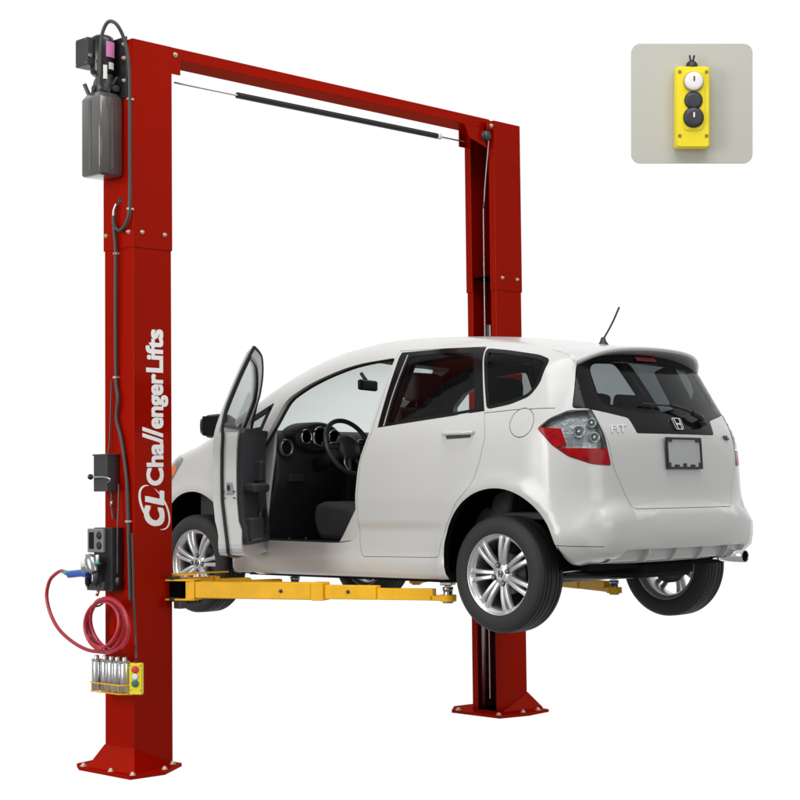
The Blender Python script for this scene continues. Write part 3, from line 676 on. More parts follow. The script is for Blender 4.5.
# --- wheels
def make_wheel(steer=0):
    # axis x, outer face towards -x, centre origin
    mb=MB(); Rt=.305; wd=.0925
    prof=[(.206,-.078),(.212,-.092),(.225,-.098),(.250,-.1000),(.272,-.0975),(.286,-.092),(.2965,-.083),(.3015,-.074)]
    tread=[]
    for a,b in ((-.070,-.052),(-.044,-.024),(-.017,.017),(.024,.044),(.052,.070)):
        ra=.3045-.22*(a/.0925)**2*.012; rb=.3045-.22*(b/.0925)**2*.012
        tread+=[(ra-.008,a-.0005),(ra,a+.0005),(rb,b-.0005),(rb-.008,b+.0005)]
    prof=prof+tread+[(.3015,.074),(.2965,.083),(.286,.092),(.272,.0975),(.250,.1),(.225,.098),(.212,.092),(.206,.078)]
    tyre=MB(); tyre.lathe([(r,h) for r,h in prof],axis='x',n=96,smooth=True)
    tyre.f=[f[::-1] for f in tyre.f]
    # raised ring and fine shoulder grooves
    for k in range(72):
        t=2*math.pi*k/72; c,s_=math.cos(t),math.sin(t)
    rim=MB()
    rim.lathe([(.2055,-.074),(.2145,-.078),(.2165,-.086),(.213,-.090),(.207,-.087),(.203,-.076),(.190,-.060),(.186,-.02),(.184,.05),(.196,.075),(.210,.080),(.213,.086),(.207,.084),(.193,.080),(.180,.055),(.180,-.02),(.183,-.055),(.196,-.072)][::-1],axis='x',n=72,closed=True)
    sp_=MB()
    def spoke(a0,a1,face=-.074):
        # tapered bar from hub to rim between polar angles a0 (hub) and a1 (rim)
        w0,w1=.0100,.0120; r0,r1=.048,.203
        c0=Vector((0,r0*math.cos(a0),r0*math.sin(a0))); c1=Vector((0,r1*math.cos(a1),r1*math.sin(a1))); d=(c1-c0).normalized(); nrm=Vector((1,0,0)).cross(d)
        N=8; vs=[]
        for i in range(N+1):
            t=i/N; c=c0.lerp(c1,t); wv=w0+(w1-w0)*t+.004*(max(0,t-.8)*5)**2; xf_=face+.012*(1-t)**2-.012*math.sin(math.pi*t)*.6; xb=xf_+.030-.008*t
            for u,xx in ((-wv*1.25,xb),(-wv*1.05,xf_+.006),(-wv*.75,xf_),(wv*.75,xf_),(wv*1.05,xf_+.006),(wv*1.25,xb)): vs.append(c+nrm*u+Vector((xx,0,0)))
        sp_.add(vs,[(i*6+k,i*6+(k+1)%6,(i+1)*6+(k+1)%6,(i+1)*6+k) for i in range(N) for k in range(6)]+[tuple(range(6))[::-1],tuple(range(N*6,N*6+6))],0,False)
    for k in range(7):
        a=2*math.pi*k/7+R(90)
        spoke(a-.21,a-.115); spoke(a+.21,a+.115)
        # web closing the pair near the hub
    sp_.lathe([(.001,-.066),(.030,-.068),(.034,-.064),(.052,-.062),(.062,-.056),(.070,-.040),(.070,-.02),(.001,-.02)],axis='x',n=42)
    nuts=[]; caps=None
    for k in range(4):
        a=R(60+90*k); c=(0,.050*math.cos(a),.050*math.sin(a))
        nn=MB(); nn.cyl((-.0575,c[1],c[2]),(-.0690,c[1],c[2]),.0145,16,1); nn.cyl((-.058,c[1],c[2]),(-.0735,c[1],c[2]),.0075,6); nuts.append(nn)
    emb=MB()
    for s_ in (-1,1): emb.prism([(.005*s_,-.016),(.010*s_,-.016),(.016*s_,.016),(.010*s_,.016)],'x',-.0710,-.0655)
    emb.box((-.0708,-.008,-.003),(-.0655,.008,.003))
    brake=MB(); brake.lathe([(.001,-.01),(.06,-.012),(.065,-.005),(.105,.0),(.112,.01),(.112,.05),(.001,.055)],axis='x',n=36)
    return tyre,rim,sp_,nuts,caps,emb,brake
W=make_wheel()
def flipx(mb): 
    n=MB(); n.v=[(-x,y,z) for x,y,z in mb.v]; n.f=[f[::-1] for f in mb.f]; n.m=mb.m[:]; n.sm=mb.sm[:]; return n
tyrem=mat('tyre_rubber',(.026,.026,.027),.62,spec=.35)
def tyre_nodes():
    n=tyrem.node_tree; N=n.nodes; L=n.links
    def M(op,a,b=None):
        q=N.new('ShaderNodeMath'); q.operation=op
        for i,v in enumerate((a,b)):
            if v is None: continue
            if isinstance(v,(int,float)): q.inputs[i].default_value=v
            else: L.new(v,q.inputs[i])
        return q.outputs[0]
    tc=N.new('ShaderNodeTexCoord'); sp=N.new('ShaderNodeSeparateXYZ'); L.new(tc.outputs['Object'],sp.inputs[0])
    r=M('SQRT',M('ADD',M('MULTIPLY',sp.outputs[1],sp.outputs[1]),M('MULTIPLY',sp.outputs[2],sp.outputs[2])))
    an=M('ARCTAN2',sp.outputs[1],sp.outputs[2]); sk=M('MULTIPLY',M('ABSOLUTE',sp.outputs[0]),9.0)
    wave=M('SINE',M('MULTIPLY',M('ADD',an,sk),84.0)); cut=M('GREATER_THAN',wave,.55); on=M('GREATER_THAN',r,.2985); sip=M('MULTIPLY',cut,on)
    ring=M('MULTIPLY',M('SINE',M('MULTIPLY',r,900.0)),.12); hh=M('SUBTRACT',ring,sip)
    bp=N.new('ShaderNodeBump'); bp.inputs['Strength'].default_value=.7; bp.inputs['Distance'].default_value=.003; L.new(hh,bp.inputs['Height']); L.new(bp.outputs[0],N['Principled BSDF'].inputs['Normal'])
tyre_nodes()
blkr=mat('bolt_hole_shade',(.03,.03,.03),.5)  # dark raised disc round each nut, painting the shade of a lug hole
for s,y,zz,rot in ((-1,0,0,10),(-1,2.5,0,33),(1,0,0,20),(1,2.5,0,5)):
    Wx=W if s<0 else [None if m_ is None else ([flipx(q_) for q_ in m_] if isinstance(m_,list) else flipx(m_)) for m_ in W]
    r=Wx[1].obj('wheel',alloy,car,(s*.7375,y,zz)); r.rotation_euler=(R(rot),0,0)
    Wx[0].obj('tyre',tyrem,r,autosm=35); Wx[2].obj('wheel_spokes',alloy,r,bevel=.0025,autosm=30); [m_.obj('lug_nut',[steel,blkr],r) for m_ in Wx[3]]; Wx[5].obj('hub_emblem',dgry,r); Wx[6].obj('brake_drum',dsteel,r)
    if s<0:
        mb=MB(); mb.lathe([(.001,.045),(.183,.045),(.183,.049),(.001,.049)],axis='x',n=48); mb.obj('dark_gap_disc',under,r)  # dark disc added behind the left wheels' spokes so the gaps look shaded
# --- interior
mb=MB(); mb.prism(fillet([(2.03,.10),(1.96,.30),(1.86,.50),(1.86,.66),(1.90,.74),(1.96,.80),(2.05,.825),(2.45,.80),(2.6,.72),(2.6,.10)],.05),'x',-.70,.70)
dash=mb.obj('dashboard',trim2,car,bevel=.02,seg=3,autosm=30)
mb=MB(); st=0; mb.lathe([(.001,-.02),(.115,-.02),(.13,.0),(.13,.14),(.11,.18),(.001,.19)],axis='y',n=32,o=(0,0,0)); mb.xf(Matrix.Translation((-.37,1.85,.775))@Matrix.Diagonal((1.45,1,.72,1))); gz=mb.obj('instrument_hood',trim2,dash,autosm=40)
mb=MB()
for dx,rr in ((0,.062),(-.115,.045),(.115,.045)):
    mb.lathe([(rr*.8,-.004),(rr,-.016),(rr*1.08,.0)],axis='y',n=32,o=(-.37+dx,1.828,.775)); mb.lathe([(.001,0),(rr*.85,0)],axis='y',n=24,o=(-.37+dx,1.830,.775),mi=1)
mb.obj('gauges',[chrome,mat('gauge_face',(.16,.17,.18),.3)],dash)
for xx,zz,rr in ((-.635,.705,.052),(-.635,.60,.0),(.635,.705,.052),(.0,.72,.045)):
    if rr==0: continue
    mb=MB(); mb.lathe([(rr*.75,-.002),(rr*.85,-.016),(rr,-.016),(rr*1.06,.004)],axis='y',n=28,o=(xx,1.85,zz)); mb.lathe([(.001,-.001),(rr*.76,-.001)],axis='y',n=20,o=(xx,1.85,zz),mi=1)
    for k in (-1,0,1): mb.box((xx-rr*.7,1.842,zz+k*rr*.4-.002),(xx+rr*.7,1.848,zz+k*rr*.4+.002),1)
    mb.obj('air_vent',[mat('vent_ring',(.22,.23,.24),.3,metal=.8),blk],dash)
mb=MB(); mb.box((-.16,1.80,.35),(.16,1.88,.66),0,.02); mb.obj('control_panel',trim,dash)
mb=MB(); mb.box((-.62,1.835,.50),(-.50,1.87,.545),0,.008); mb.obj('coin_tray',trim2,dash)
mb=MB(); mb.box((-.13,1.79,.58),(.13,1.80,.64)); mb.obj('radio_display',gblk,dash)
# steering wheel
mb=MB(); mb.lathe([(.180+.0145*math.cos(t*math.pi/6),.0145*math.sin(t*math.pi/6)) for t in range(12)],axis='y',n=48,closed=True); mb.f=[f[::-1] for f in mb.f]
mb.lathe([(.001,-.027),(.06,-.024),(.086,-.008),(.088,.02),(.05,.05),(.001,.05)],axis='y',n=28)
for a in (0,180,250,290):
    t=R(a); mb.box((-.018,-.008,0),(.018,.012,.0)) if False else None
    c=Vector((math.cos(t),0,math.sin(t))); mb.tube([c*.05+Vector((0,.004,0)),c*.12,c*.178],.013,8)
sw_M=Matrix.Translation((-.37,1.575,.705))@Matrix.Rotation(R(-24),4,'X')
mb.xf(sw_M); sw=mb.obj('steering_wheel',mat('wheel_leather',(.05,.05,.055),.4),car)
mb=MB(); mb.box((-.16,-.018,.012),(-.075,-.008,.026),0,.004); mb.xf(sw_M); mb.obj('wheel_switches',steel,sw); mb=MB(); mb.tube([(-.06,-.012,-.05),(-.09,-.012,-.11),(-.075,-.012,-.158)],.006,6); mb.xf(sw_M); mb.obj('spoke_accent',steel,sw); mb=MB(); mb.tube([(.06,-.012,-.05),(.09,-.012,-.11),(.075,-.012,-.158)],.006,6)
mb.xf(sw_M); mb.obj('spoke_accent',steel,sw); mb=MB()
for s_ in (-1,1): mb.prism([(.003*s_,-.010),(.006*s_,-.010),(.010*s_,.010),(.006*s_,.010)],'y',-.0285,-.025)
mb.box((-.005,-.0285,-.002),(.005,-.025,.002)); mb.xf(sw_M); mb.obj('wheel_emblem',steel,sw)
mb=MB(); mb.cyl((-.37,1.60,.69),(-.37,1.86,.60),.045,16); mb.tube([(-.37,1.66,.70),(-.28,1.64,.72),(-.20,1.63,.73)],.009,8); mb.tube([(-.37,1.66,.70),(-.46,1.64,.72),(-.54,1.63,.73)],.009,8); mb.obj('steering_column',trim,car)
mb=MB(); 
for xx in (-.47,-.33): mb.tube([(xx,2.15,.35),(xx,2.02,.16),(xx,1.98,.10)],.010,6); mb.box((xx-.03,1.95,.06),(xx+.03,1.965,.115),0,.006)
mb.obj('pedals',dsteel,car)
def seat(x,y,label=None):
    mb=MB(); mb.prism(fillet([(y+.0,.14),(y-.02,.30),(y+.10,.335),(y+.46,.385),(y+.54,.355),(y+.55,.26),(y+.50,.15)],.05),'x',x-.25,x+.25)
    st=mb.obj('front_seat',fabric,car,bevel=.035,seg=3,autosm=30)
    mb=MB(); mb.prism(fillet([(y+.14,.30),(y+.02,.28),(y-.02,.36),(y-.15,.80),(y-.17,.90),(y-.10,.93),(y-.03,.86)],.04),'x',x-.23,x+.23); mb.obj('seat_back',fabric,st,bevel=.04,seg=3,autosm=30)
    mb=MB(); mb.prism(fillet([(y-.20,.95),(y-.21,1.10),(y-.13,1.13),(y-.08,1.10),(y-.08,.96)],.04),'x',x-.125,x+.125); mb.obj('headrest',fabric,st,bevel=.035,seg=3,autosm=30)
    mb=MB(); 
    for dx in (-.05,.05): mb.cyl((x+dx,y-.13,.90),(x+dx,y-.145,.98),.006,8)
    mb.box((x-.22,y+.02,-.02),(x+.22,y+.45,.14),0,.01); mb.obj('seat_base',trim,st)
seat(-.36,1.10); seat(.36,1.10)
mb=MB(); mb.prism(fillet([(.12,.10),(.10,.33),(.50,.37),(.60,.34),(.60,.12)],.05),'x',-.62,.62); rs=mb.obj('rear_seat',fabric,car,bevel=.03,seg=3,autosm=30)
mb=MB(); mb.prism(fillet([(.24,.30),(.10,.30),(-.02,.80),(.06,.84),(.12,.78)],.04),'x',-.62,.62); mb.obj('seat_back',fabric,rs,bevel=.03,seg=3,autosm=30)
for xx in (-.36,.0,.36):
    mb=MB(); mb.prism(fillet([(-.03,.83),(-.05,.96),(.04,.98),(.07,.84)],.03),'x',xx-.12,xx+.12); mb.obj('headrest',fabric,rs,bevel=.03,seg=3,autosm=30)
mb=MB(); mb.box((-.66,-.50,.28),(.66,2.0,.30) if False else (.66,.10,.32),0,.01); mb.box((-.70,.1,-.03),(.70,2.3,.02)); mb.box((-.10,1.0,.02),(.10,1.85,.34),0,.03); mb.obj('cabin_floor',trim,car)
mb=MB(); mb.box((-.115,-.015,-.032),(.115,.018,.034),0,.014); mb.xf(Matrix.Translation((.0,1.78,1.105))@Matrix.Rotation(R(18),4,'Z')); mb.cyl((0,1.79,1.13),(0,1.84,1.185),.012,10); im=mb.obj('interior_mirror',blk,car)
for s in (-1,1):
    # inner pillars
    mb=MB(); mb.tube([(s*(abs(xs(.93,.3))-.075),.98,.10),(s*(abs(xs(.93,.6))-.075),.95,.60),(s*(abs(xs(.90,.8))-.075),.905,.80),(s*(abs(xs(.88,1.2))-.08),.87,1.20)],.045,10); mb.obj('centre_pillar_trim',trim,car)
    mb=MB(); mb.tube([(s*.60,-.12,.40),(s*.62,-.20,.80),(s*.54,-.10,1.13)],.06,10); mb.obj('rear_pillar_trim',trim,car)
    mb=MB(); mb.prism([(.43,.10),(.43,.50),(.10,.50),(.10,.80),(1.0,.74),(1.0,.10)],'x',s*.755,s*.72); mb.prism([(.09,.50),(.09,.82),(-.20,.83),(-.20,.50)],'x',s*.70,s*.66); mb.obj('side_trim',trim,car)
# --- headlights and front face
for s in (-1,1):
    HL=fillet([(2.60,.655),(2.72,.69),(3.05,.585),(3.22,.40),(3.05,.42),(2.75,.50)],.03)
    fl=part('headlight',smooth_normals(cut(thick(-.004,.01,0,0),[('INTERSECT',sidep(HL,s,.3))],[clrl]),(-.004,),.001),None,car)
    am=fillet([(2.69,.555),(2.665,.615),(2.80,.60),(2.80,.53)],.02)
    part('turn_lens',smooth_normals(cut(thick(-.006,.004,0,0),[('INTERSECT',sidep(am,s,.3))],[mat('amber_lens',(.75,.16,.02),.15,coat=1)]),(-.006,),.001),None,fl)
mb=MB(); 
gr=cut(thick(-.003,.01,0,0),[('INTERSECT',rearp(fillet([(-.40,.36),(-.46,.46),(.46,.46),(.40,.36)],.02),2.9,3.6))],[gblk]); part('front_grille',gr,None,car)
gr=cut(thick(-.003,.01,0,0),[('INTERSECT',rearp(fillet([(-.48,.03),(-.42,.20),(.42,.20),(.48,.03)],.03),2.9,3.6))],[blk]); part('lower_intake',gr,None,car)
# ---------------------------------------------------------------- two-post lift
h=.1362; PX=1.5688; H=4.156
lift=thing('two_post_lift','tall dark red two-post vehicle lift with overhead beam and yellow swing arms','vehicle lift')
def cprof(s,g,e,t=.008,lip=0):   # C channel opening towards the car; s=-1 left post, e extra size
    xo,xi=-h-e,h+e; o=h+e
    P=[(xi,-g),(xi,-o),(xo,-o),(xo,o),(xi,o),(xi,g),(xi-t,g),(xi-t,o-t),(xo+t,o-t),(xo+t,-o+t),(xi-t,-o+t),(xi-t,-g)]
    return [(s*PX+(-s)*x,y) for x,y in P]
def bolt(name,p,n,parent,r=.013,m=None):
    p=Vector(p);n=Vector(n).normalized(); mb=MB(); mb.cyl(p,p+n*.003,r*1.35,16); mb.cyl(p+n*.003,p+n*.012,r,6); mb.cyl(p+n*.012,p+n*.018,r*.55,10); return mb.obj(name,m or zinc,parent)
def fit_text(name,body,material,parent,zr,xr,y,off=0,shear=0,cap=None,bold=.022):
    """white letters running up the post: zr=(z0,z1) along the run, xr=(top x, baseline x)"""
    c=bpy.data.curves.new(name,'FONT'); c.body=body; c.size=1; c.offset=off; c.shear=shear; c.resolution_u=5; c.extrude=.5
    t=bpy.data.objects.new('tmp',c); sc.collection.objects.link(t); bpy.context.view_layer.update()
    me=bpy.data.meshes.new_from_object(t.evaluated_get(bpy.context.evaluated_depsgraph_get())); bpy.data.objects.remove(t)
    xsn=[v.co.x for v in me.vertices]; a,b=min(xsn),max(xsn); cp=cap or .73
    import bmesh
    bm=bmesh.new(); q=bold
    for k,(dx,dy) in enumerate(((0,0),(q,q),(-q,q),(q,-q),(-q,-q),(q,0),(-q,0))):
        n0=len(bm.verts); bm.from_mesh(me); bm.verts.ensure_lookup_table()
        for v in bm.verts[n0:]: v.co.x+=dx; v.co.y+=dy; v.co.z=(1+k*.06) if v.co.z>0 else -1
    bm.to_mesh(me); bm.free(); cp=cp
    for v in me.vertices:
        u=(v.co.x-a)/(b-a); w_=(v.co.y)/cp; d=v.co.z
        v.co=(xr[1]+(xr[0]-xr[1])*w_, y-.0009*max(d,0), zr[0]+(zr[1]-zr[0])*u)
    me.materials.clear(); me.materials.append(material); me.name=name; return link(name,me,parent)
cols=[]
for s in (-1,1):
    mb=MB(); mb.prism(cprof(s,.085,0),'z',.02,3.06); col=mb.obj('column',red,lift,bevel=.007,seg=3); cols.append(col)
    mb=MB(); mb.prism(cprof(s,.085,.005,.005),'z',2.957,H)
    ext=mb.obj('column_extension',red,lift,bevel=.007,seg=3)
    mb=MB(); mb.prism([(s*PX-h-.004,-h-.004),(s*PX+h+.004,-h-.004),(s*PX+h+.004,h+.004),(s*PX-h-.004,h+.004)],'z',H-.012,H-.004); mb.obj('top_cap',red,ext)
    for x_ in (-.078,.083): bolt('extension_bolt',(s*PX+x_,-h-.005,3.046),(0,-1,0),ext,.009)
    for y_ in (-.105,.113): bolt('extension_bolt',(s*(PX+h+.005),y_,3.046),(s,0,0),ext,.009)
    if s<0: P=[(-1.868,-.318),(-1.64,-.332),(-1.395,-.17),(-1.395,.2),(-1.60,.33),(-1.80,.28),(-1.862,.17)]
    else: P=[(1.283,.20),(1.262,-.262),(1.505,-.322),(1.75,-.295),(1.83,.10),(1.75,.30),(1.45,.33)]
    mb=MB(); mb.prism(P,'z',0,.02); mb.obj('base_plate',red,col,bevel=.002)
    # welded skirt at the foot
    X0,X1=s*(PX+h+.001),s*(PX-h)
    if s<0: Bt=[(-1.838,.125),(-1.815,-.285),(X1,-h-.01),(X1,h+.01)]
    else: Bt=[(1.85,.12),(1.79,-.21),(X1,-h-.01),(X1,h+.01)]
    Tp=[(X0,h+.003),(X0,-h-.003),(X1,-h-.003),(X1,h+.003)]
    mb=MB(); vs=[(x,y,.0205) for x,y in Bt]+[(x,y,.132) for x,y in Tp]
    fs=[(0,1,5,4),(1,2,5),(3,0,4)] 
    mb.add(vs,[f if s<0 else f[::-1] for f in fs]); o=mb.obj('foot_skirt',red,col); sm=o.modifiers.new('t','SOLIDIFY'); sm.thickness=.006; sm.offset=-1
    bs=[(-1.838,.16),(-1.838,-.10),(-1.835,-.296),(-1.60,-.275),(-1.46,-.165)] if s<0 else [(1.30,.15),(1.285,-.235),(1.50,-.27),(1.66,-.27),(1.76,-.02)]
    for b_ in bs: bolt('anchor_bolt',(b_[0],b_[1],.02),(0,0,1),col,.014)
# lettering on the left column
yl=-h-.0012; L0=cols[0]
X=lambda px:-1.626+(px-145)*.00706
Z=lambda py:1.339+(532-py)*.005696
fit_text('lettering','Cha',wht,L0,(Z(485.5),Z(444)),(X(146.3),X(162.6)),yl,.014)
fit_text('lettering','ll',wht,L0,(Z(443.5),Z(428)),(X(141),X(162.6)),yl,.010,.32,.75,.012)
fit_text('lettering','enger',wht,L0,(Z(428.6),Z(374.5)),(X(146.3),X(162.6)),yl,.014)
fit_text('lettering','Lifts',wht,L0,(Z(372),Z(329.5)),(X(146),X(162.6)),yl,.014)
fit_text('emblem_letters','C',wht,L0,(Z(525.5),Z(506.5)),(X(144),X(163)),yl,.015,.2,None,.035)
fit_text('emblem_letters','L',wht,L0,(Z(505),Z(492)),(X(145),X(163)),yl,.015,.2,None,.035)
mb=MB()
def crescent(a0,a1,cx,cz,ra,rb,tilt,w):
    n=40; vs=[]
    for i in range(n+1):
        t=i/n; a=R(a0+(a1-a0)*t); ww=w*math.sin(math.pi*min(1,max(0,t)))**.7+.0008
        for rr in (0,-ww):
            u=(ra+rr)*math.cos(a); v=(rb+rr)*math.sin(a); c,s_=math.cos(R(tilt)),math.sin(R(tilt))
            for yy in (yl,yl-.0009): vs.append((cx+u*c-v*s_,yy,cz+u*s_+v*c))
    fs=[]
    for i in range(n):
        a=i*4;b=a+4; fs+=[(a+1,b+1,b+3,a+3),(a,a+2,b+2,b),(a,b,b+1,a+1),(a+2,a+3,b+3,b+2)]
    mb.add(vs,fs)
crescent(55,215,-1.560,1.476,.082,.150,38,.016); crescent(235,395,-1.560,1.476,.082,.150,38,.012)
mb.obj('emblem_swoosh',wht,L0)
# overhead beam and its brackets
mb=MB(); mb.box((-1.43,-.10,4.098),(1.43,.08,4.170)); mb.obj('overhead_beam',red,lift,bevel=.006,seg=3)
for s in (-1,1):
    mb=MB(); mb.box((min(s*1.43,s*1.36),-.1365,4.00 if s<0 else 4.085),(max(s*1.43,s*1.36),-.128,4.150)); mb.obj('beam_bracket',red,lift,bevel=.002); mb=MB(); mb.box((min(s*1.43,s*1.36),.128,4.00),(max(s*1.43,s*1.36),.1365,4.15)); b_=mb.obj('beam_bracket',red,lift,bevel=.002)
    bolt('bracket_bolt',(s*1.40,-.1365,4.115),(0,-1,0),b_,.011)
# shut-off bar under the beam
mb=MB(); mb.cyl((-1.36,-.08,3.968),(1.18,-.08,3.978),.0055,8); br=mb.obj('shutoff_bar',steel,lift)
mb=MB(); mb.tube([(-.88,-.08,3.9705),(.90,-.08,3.9775)],.019,16,smooth=False); mb.obj('bar_padding',blk,br)
mb=MB(); mb.cyl((.90,-.08,3.9775),(.935,-.08,3.9777),.020,12); mb.obj('bar_collar',whb,br)
mb=MB(); mb.prism([(1.17,4.10),(1.22,4.01),(1.43,3.955),(1.43,4.10)],'y',-.098,-.090); mb.obj('pulley_bracket',red,lift,bevel=.002)
mb=MB(); mb.lathe([(.001,-.016),(.036,-.016),(.036,-.011),(.028,-.005),(.028,.005),(.036,.011),(.036,.016),(.001,.016)],axis='y',n=32,o=(1.375,-.116,4.045)); mb.cyl((1.375,-.138,4.045),(1.375,-.09,4.045),.012,12); mb.obj('cable_pulley',dsteel,lift)
for name,pts in (('equaliser_cable',[(1.40,-.115,4.01),(1.44,-.03,3.6),(1.452,-.01,3.2),(1.455,-.01,.1)]),('equaliser_cable',[(-1.455,-.01,4.05),(-1.455,-.01,.1)])):
    MB().tube(pts,.0055,8).obj(name,steel,lift)
for x,y,r_ in ((1.462,.045,.021),(1.53,-.03,.030),(-1.53,0,.03)):
    mb=MB(); mb.cyl((x,y,.02),(x,y,2.55),r_,18); mb.obj('hydraulic_cylinder',steel if r_<.025 else dsteel,lift)
# carriages
ZA=1.013
for s in (-1,1):
    mb=MB(); mb.box((s*1.55-.075,-.105,.93),(s*1.55+.075,.105,1.75),0,.01); 
    mb.box((s*1.445-.03,-.19,.945),(s*1.445+.03,.19,.962),0); mb.box((s*1.445-.03,-.19,1.064),(s*1.445+.03,.19,1.081),0)
    cg=mb.obj('carriage',dsteel,lift)
    mb=MB(); 
    for y_ in (-.03,.03): mb.box((s*1.55-.02,y_-.022,1.75),(s*1.55+.02,y_+.022,2.73 if y_>0 else 2.70),0,.006)
    mb.obj('carriage_tube',steel,cg)
# arms: thing > swing_arm > tubes and pad
def arm(P,T,s,long=True,zoff=0):
    P=Vector((P[0],P[1],0)); T=Vector((T[0],T[1],0)); d=(T-P); L=d.length; a=math.atan2(d.y,d.x)
    M=Matrix.Translation((P.x,P.y,ZA+zoff))@Matrix.Rotation(a,4,'Z')
    mb=MB()
    # pivot fork and gussets
    mb.prism(fillet([(-.07,-.065),(.02,-.075),(.17,-.055),(.17,.055),(.02,.075),(-.07,.065)],.03),'z',.050,.060)
    mb.prism(fillet([(-.07,-.065),(.02,-.075),(.17,-.055),(.17,.055),(.02,.075),(-.07,.065)],.03),'z',-.060,-.050)
    mb.box((.112,-.052,-.050),(.124,.052,.050))
    for y_ in (-.052,.044): mb.box((.124,y_,-.050),(.168,y_+.008,.050))
    mb.xf(M); ar=mb.obj('swing_arm',yel,lift,bevel=.002)
    k=(.53,.575,.76,.955) if long else (.42,.46,.68,.90)
    mb=MB(); mb.cyl((0,0,-.070),(0,0,.070),.024,20); mb.box((-.05,-.045,-.048),(.09,.045,.048),0,.006); mb.xf(M); mb.obj('pivot_block',liner,ar)
    mb=MB(); mb.box((.124,-.044,-.047),(L*k[0],.044,.047),0,.008); mb.box((L*k[0],-.050,-.050),(L*k[1],.050,.050),0,.006); mb.xf(M); mt=mb.obj('main_tube',yel,ar)
    for f in (.40,.66):
        pass
    mb=MB(); mb.box((L*k[1],-.036,-.042),(L*k[2],.036,.034),0,.006); mb.box((L*k[2],-.028,-.042),(L*k[3],.028,.020),0,.005); mb.xf(M); mb.obj('extension_tube',yel,ar)
    rr=.046
    mb=MB(); mb.lathe([(.026,-.018),(rr,-.018),(rr,.016),(.026,.016)],n=32,closed=True,smooth=False,o=(L,0,-.028)); mb.box((L*k[3]-.02,-.028,-.043),(L-.03,.028,-.015),0,.004); mb.xf(M); mb.obj('pad_socket',yel,ar)
    mb=MB(); mb.cyl((L,0,-.056),(L,0,-.046),.030,20); mb.cyl((L,0,-.05),(L,0,.026),.0245,20); mb.cyl((L,0,.010),(L,0,.030),.029,20); mb.xf(M); mb.obj('screw_post',steel,ar)
    top=.034+(1.040-.034-(ZA+zoff))*1.0
    mb=MB(); mb.cyl((L,0,.034),(L,0,1.052-ZA-zoff),.020,20); mb.box((L-.035,-.035,1.045-ZA-zoff),(L+.035,.035,1.064-ZA-zoff),0,.006); mb.xf(M); mb.obj('lift_pad',steel,ar)
    sd=-1
    for f in (.42,.66):
        p=M@Vector((L*f,(-.044 if f<k[0] else -.036),0)); n=(M.to_3x3()@Vector((0,-1,0)))
        bolt('stop_bolt',p,n,ar,.008,dsteel); p=M@Vector((L*f,(.044 if f<k[0] else .036),0)); bolt('stop_bolt',p,-n,ar,.008,dsteel)
    return ar
arm((-1.415,-.115),(-.75,-1.655),-1,True,-.008)
arm((-1.415,.10),(-.58,-.24),-1,False,-.0)
arm((1.415,-.115),(.68,-1.69),1,True,-.035)
arm((1.415,.10),(.70,-.03),1,False,-.03)
mb=MB(); mb.prism([(-1.46,-.02),(-1.38,-.20),(-1.32,-.22),(-1.33,-.08),(-.98,-.10),(-.98,-.07),(-1.36,.02)],'z',1.083,1.090); mb.obj('arm_restraint',yel,lift,bevel=.002)
mb=MB()
for k in range(7): mb.cyl((-1.44+.02*k,-.20-.01*k,.925),(-1.44+.02*k,-.20-.01*k,.945),.012,8)
mb.box((-1.46,-.24,.90),(-1.40,-.18,.945),0,.006); mb.obj('restraint_gear',dsteel,lift)
# rubber door bumper strip
# ---------------------------------------------------------------- hydraulic power unit at the top of the left column
pu=thing('hydraulic_power_unit','black hydraulic power unit with grey tank bolted high on the left red column','power unit',(-1.71,.04,3.36))
def wo_(mb): mb.v=[(x+1.71,y-.04,z-3.36) for x,y,z in mb.v]; return mb
mb=MB(); 
o_=rrect(-1.872,-.052,-1.712,.130,.012,4); o2=rrect(-1.866,-.046,-1.718,.124,.010,4); o3=rrect(-1.852,-.032,-1.732,.110,.012,4)
n_=len(o_); lev=[(o3,3.366),(o2,3.370),(o_,3.380),(o_,3.812),(o2,3.822),(o3,3.845)]
mb.add([(x,y,z) for pl_,z in lev for x,y in pl_],[(a*n_+i,a*n_+(i+1)%n_,(a+1)*n_+(i+1)%n_,(a+1)*n_+i) for a in range(5) for i in range(n_)]+[tuple(range(n_))[::-1],tuple(range(5*n_,6*n_))],0,False)
wo_(mb).obj('oil_tank',tankm,pu,autosm=50)
mb=MB()
mb.box((-1.800,-.0545,3.40),(-1.776,-.050,3.80),0,.004)
wo_(mb).obj('tank_rib',tankm,pu)
mb=MB()
mb.box((-1.8745,.030,3.40),(-1.870,.056,3.80)); wo_(mb).obj('tank_rib',tankm,pu)
mb=MB(); mb.prism(fillet([(-1.84,3.815),(-1.73,3.815),(-1.74,3.90),(-1.76,3.95),(-1.80,3.95),(-1.815,3.90)],.01),'y',.0,.10); mb.cyl((-1.775,.04,3.82),(-1.775,.04,3.97),.052,20); mb.cyl((-1.80,-.03,3.865),(-1.80,.02,3.865),.018,14); mb.cyl((-1.75,-.045,3.875),(-1.75,.02,3.875),.020,14); mb.cyl((-1.84,.06,3.88),(-1.80,.06,3.88),.016,12); mb.cyl((-1.765,-.03,3.90),(-1.765,-.07,3.93),.010,10); mb.cyl((-1.83,.10,3.83),(-1.86,.115,3.91),.012,10)
wo_(mb).obj('valve_block',mat('cast_grey',(.09,.09,.09),.4,metal=.6,vary=.4,vscale=30),pu,autosm=40)
mb=MB(); mb.lathe([(.001,3.955),(.055,3.957),(.068,3.97),(.070,3.98),(.070,4.150),(.064,4.175),(.045,4.188),(.001,4.192)],n=36,o=(-1.785,.045,0)); wo_(mb).obj('motor',blks,pu)
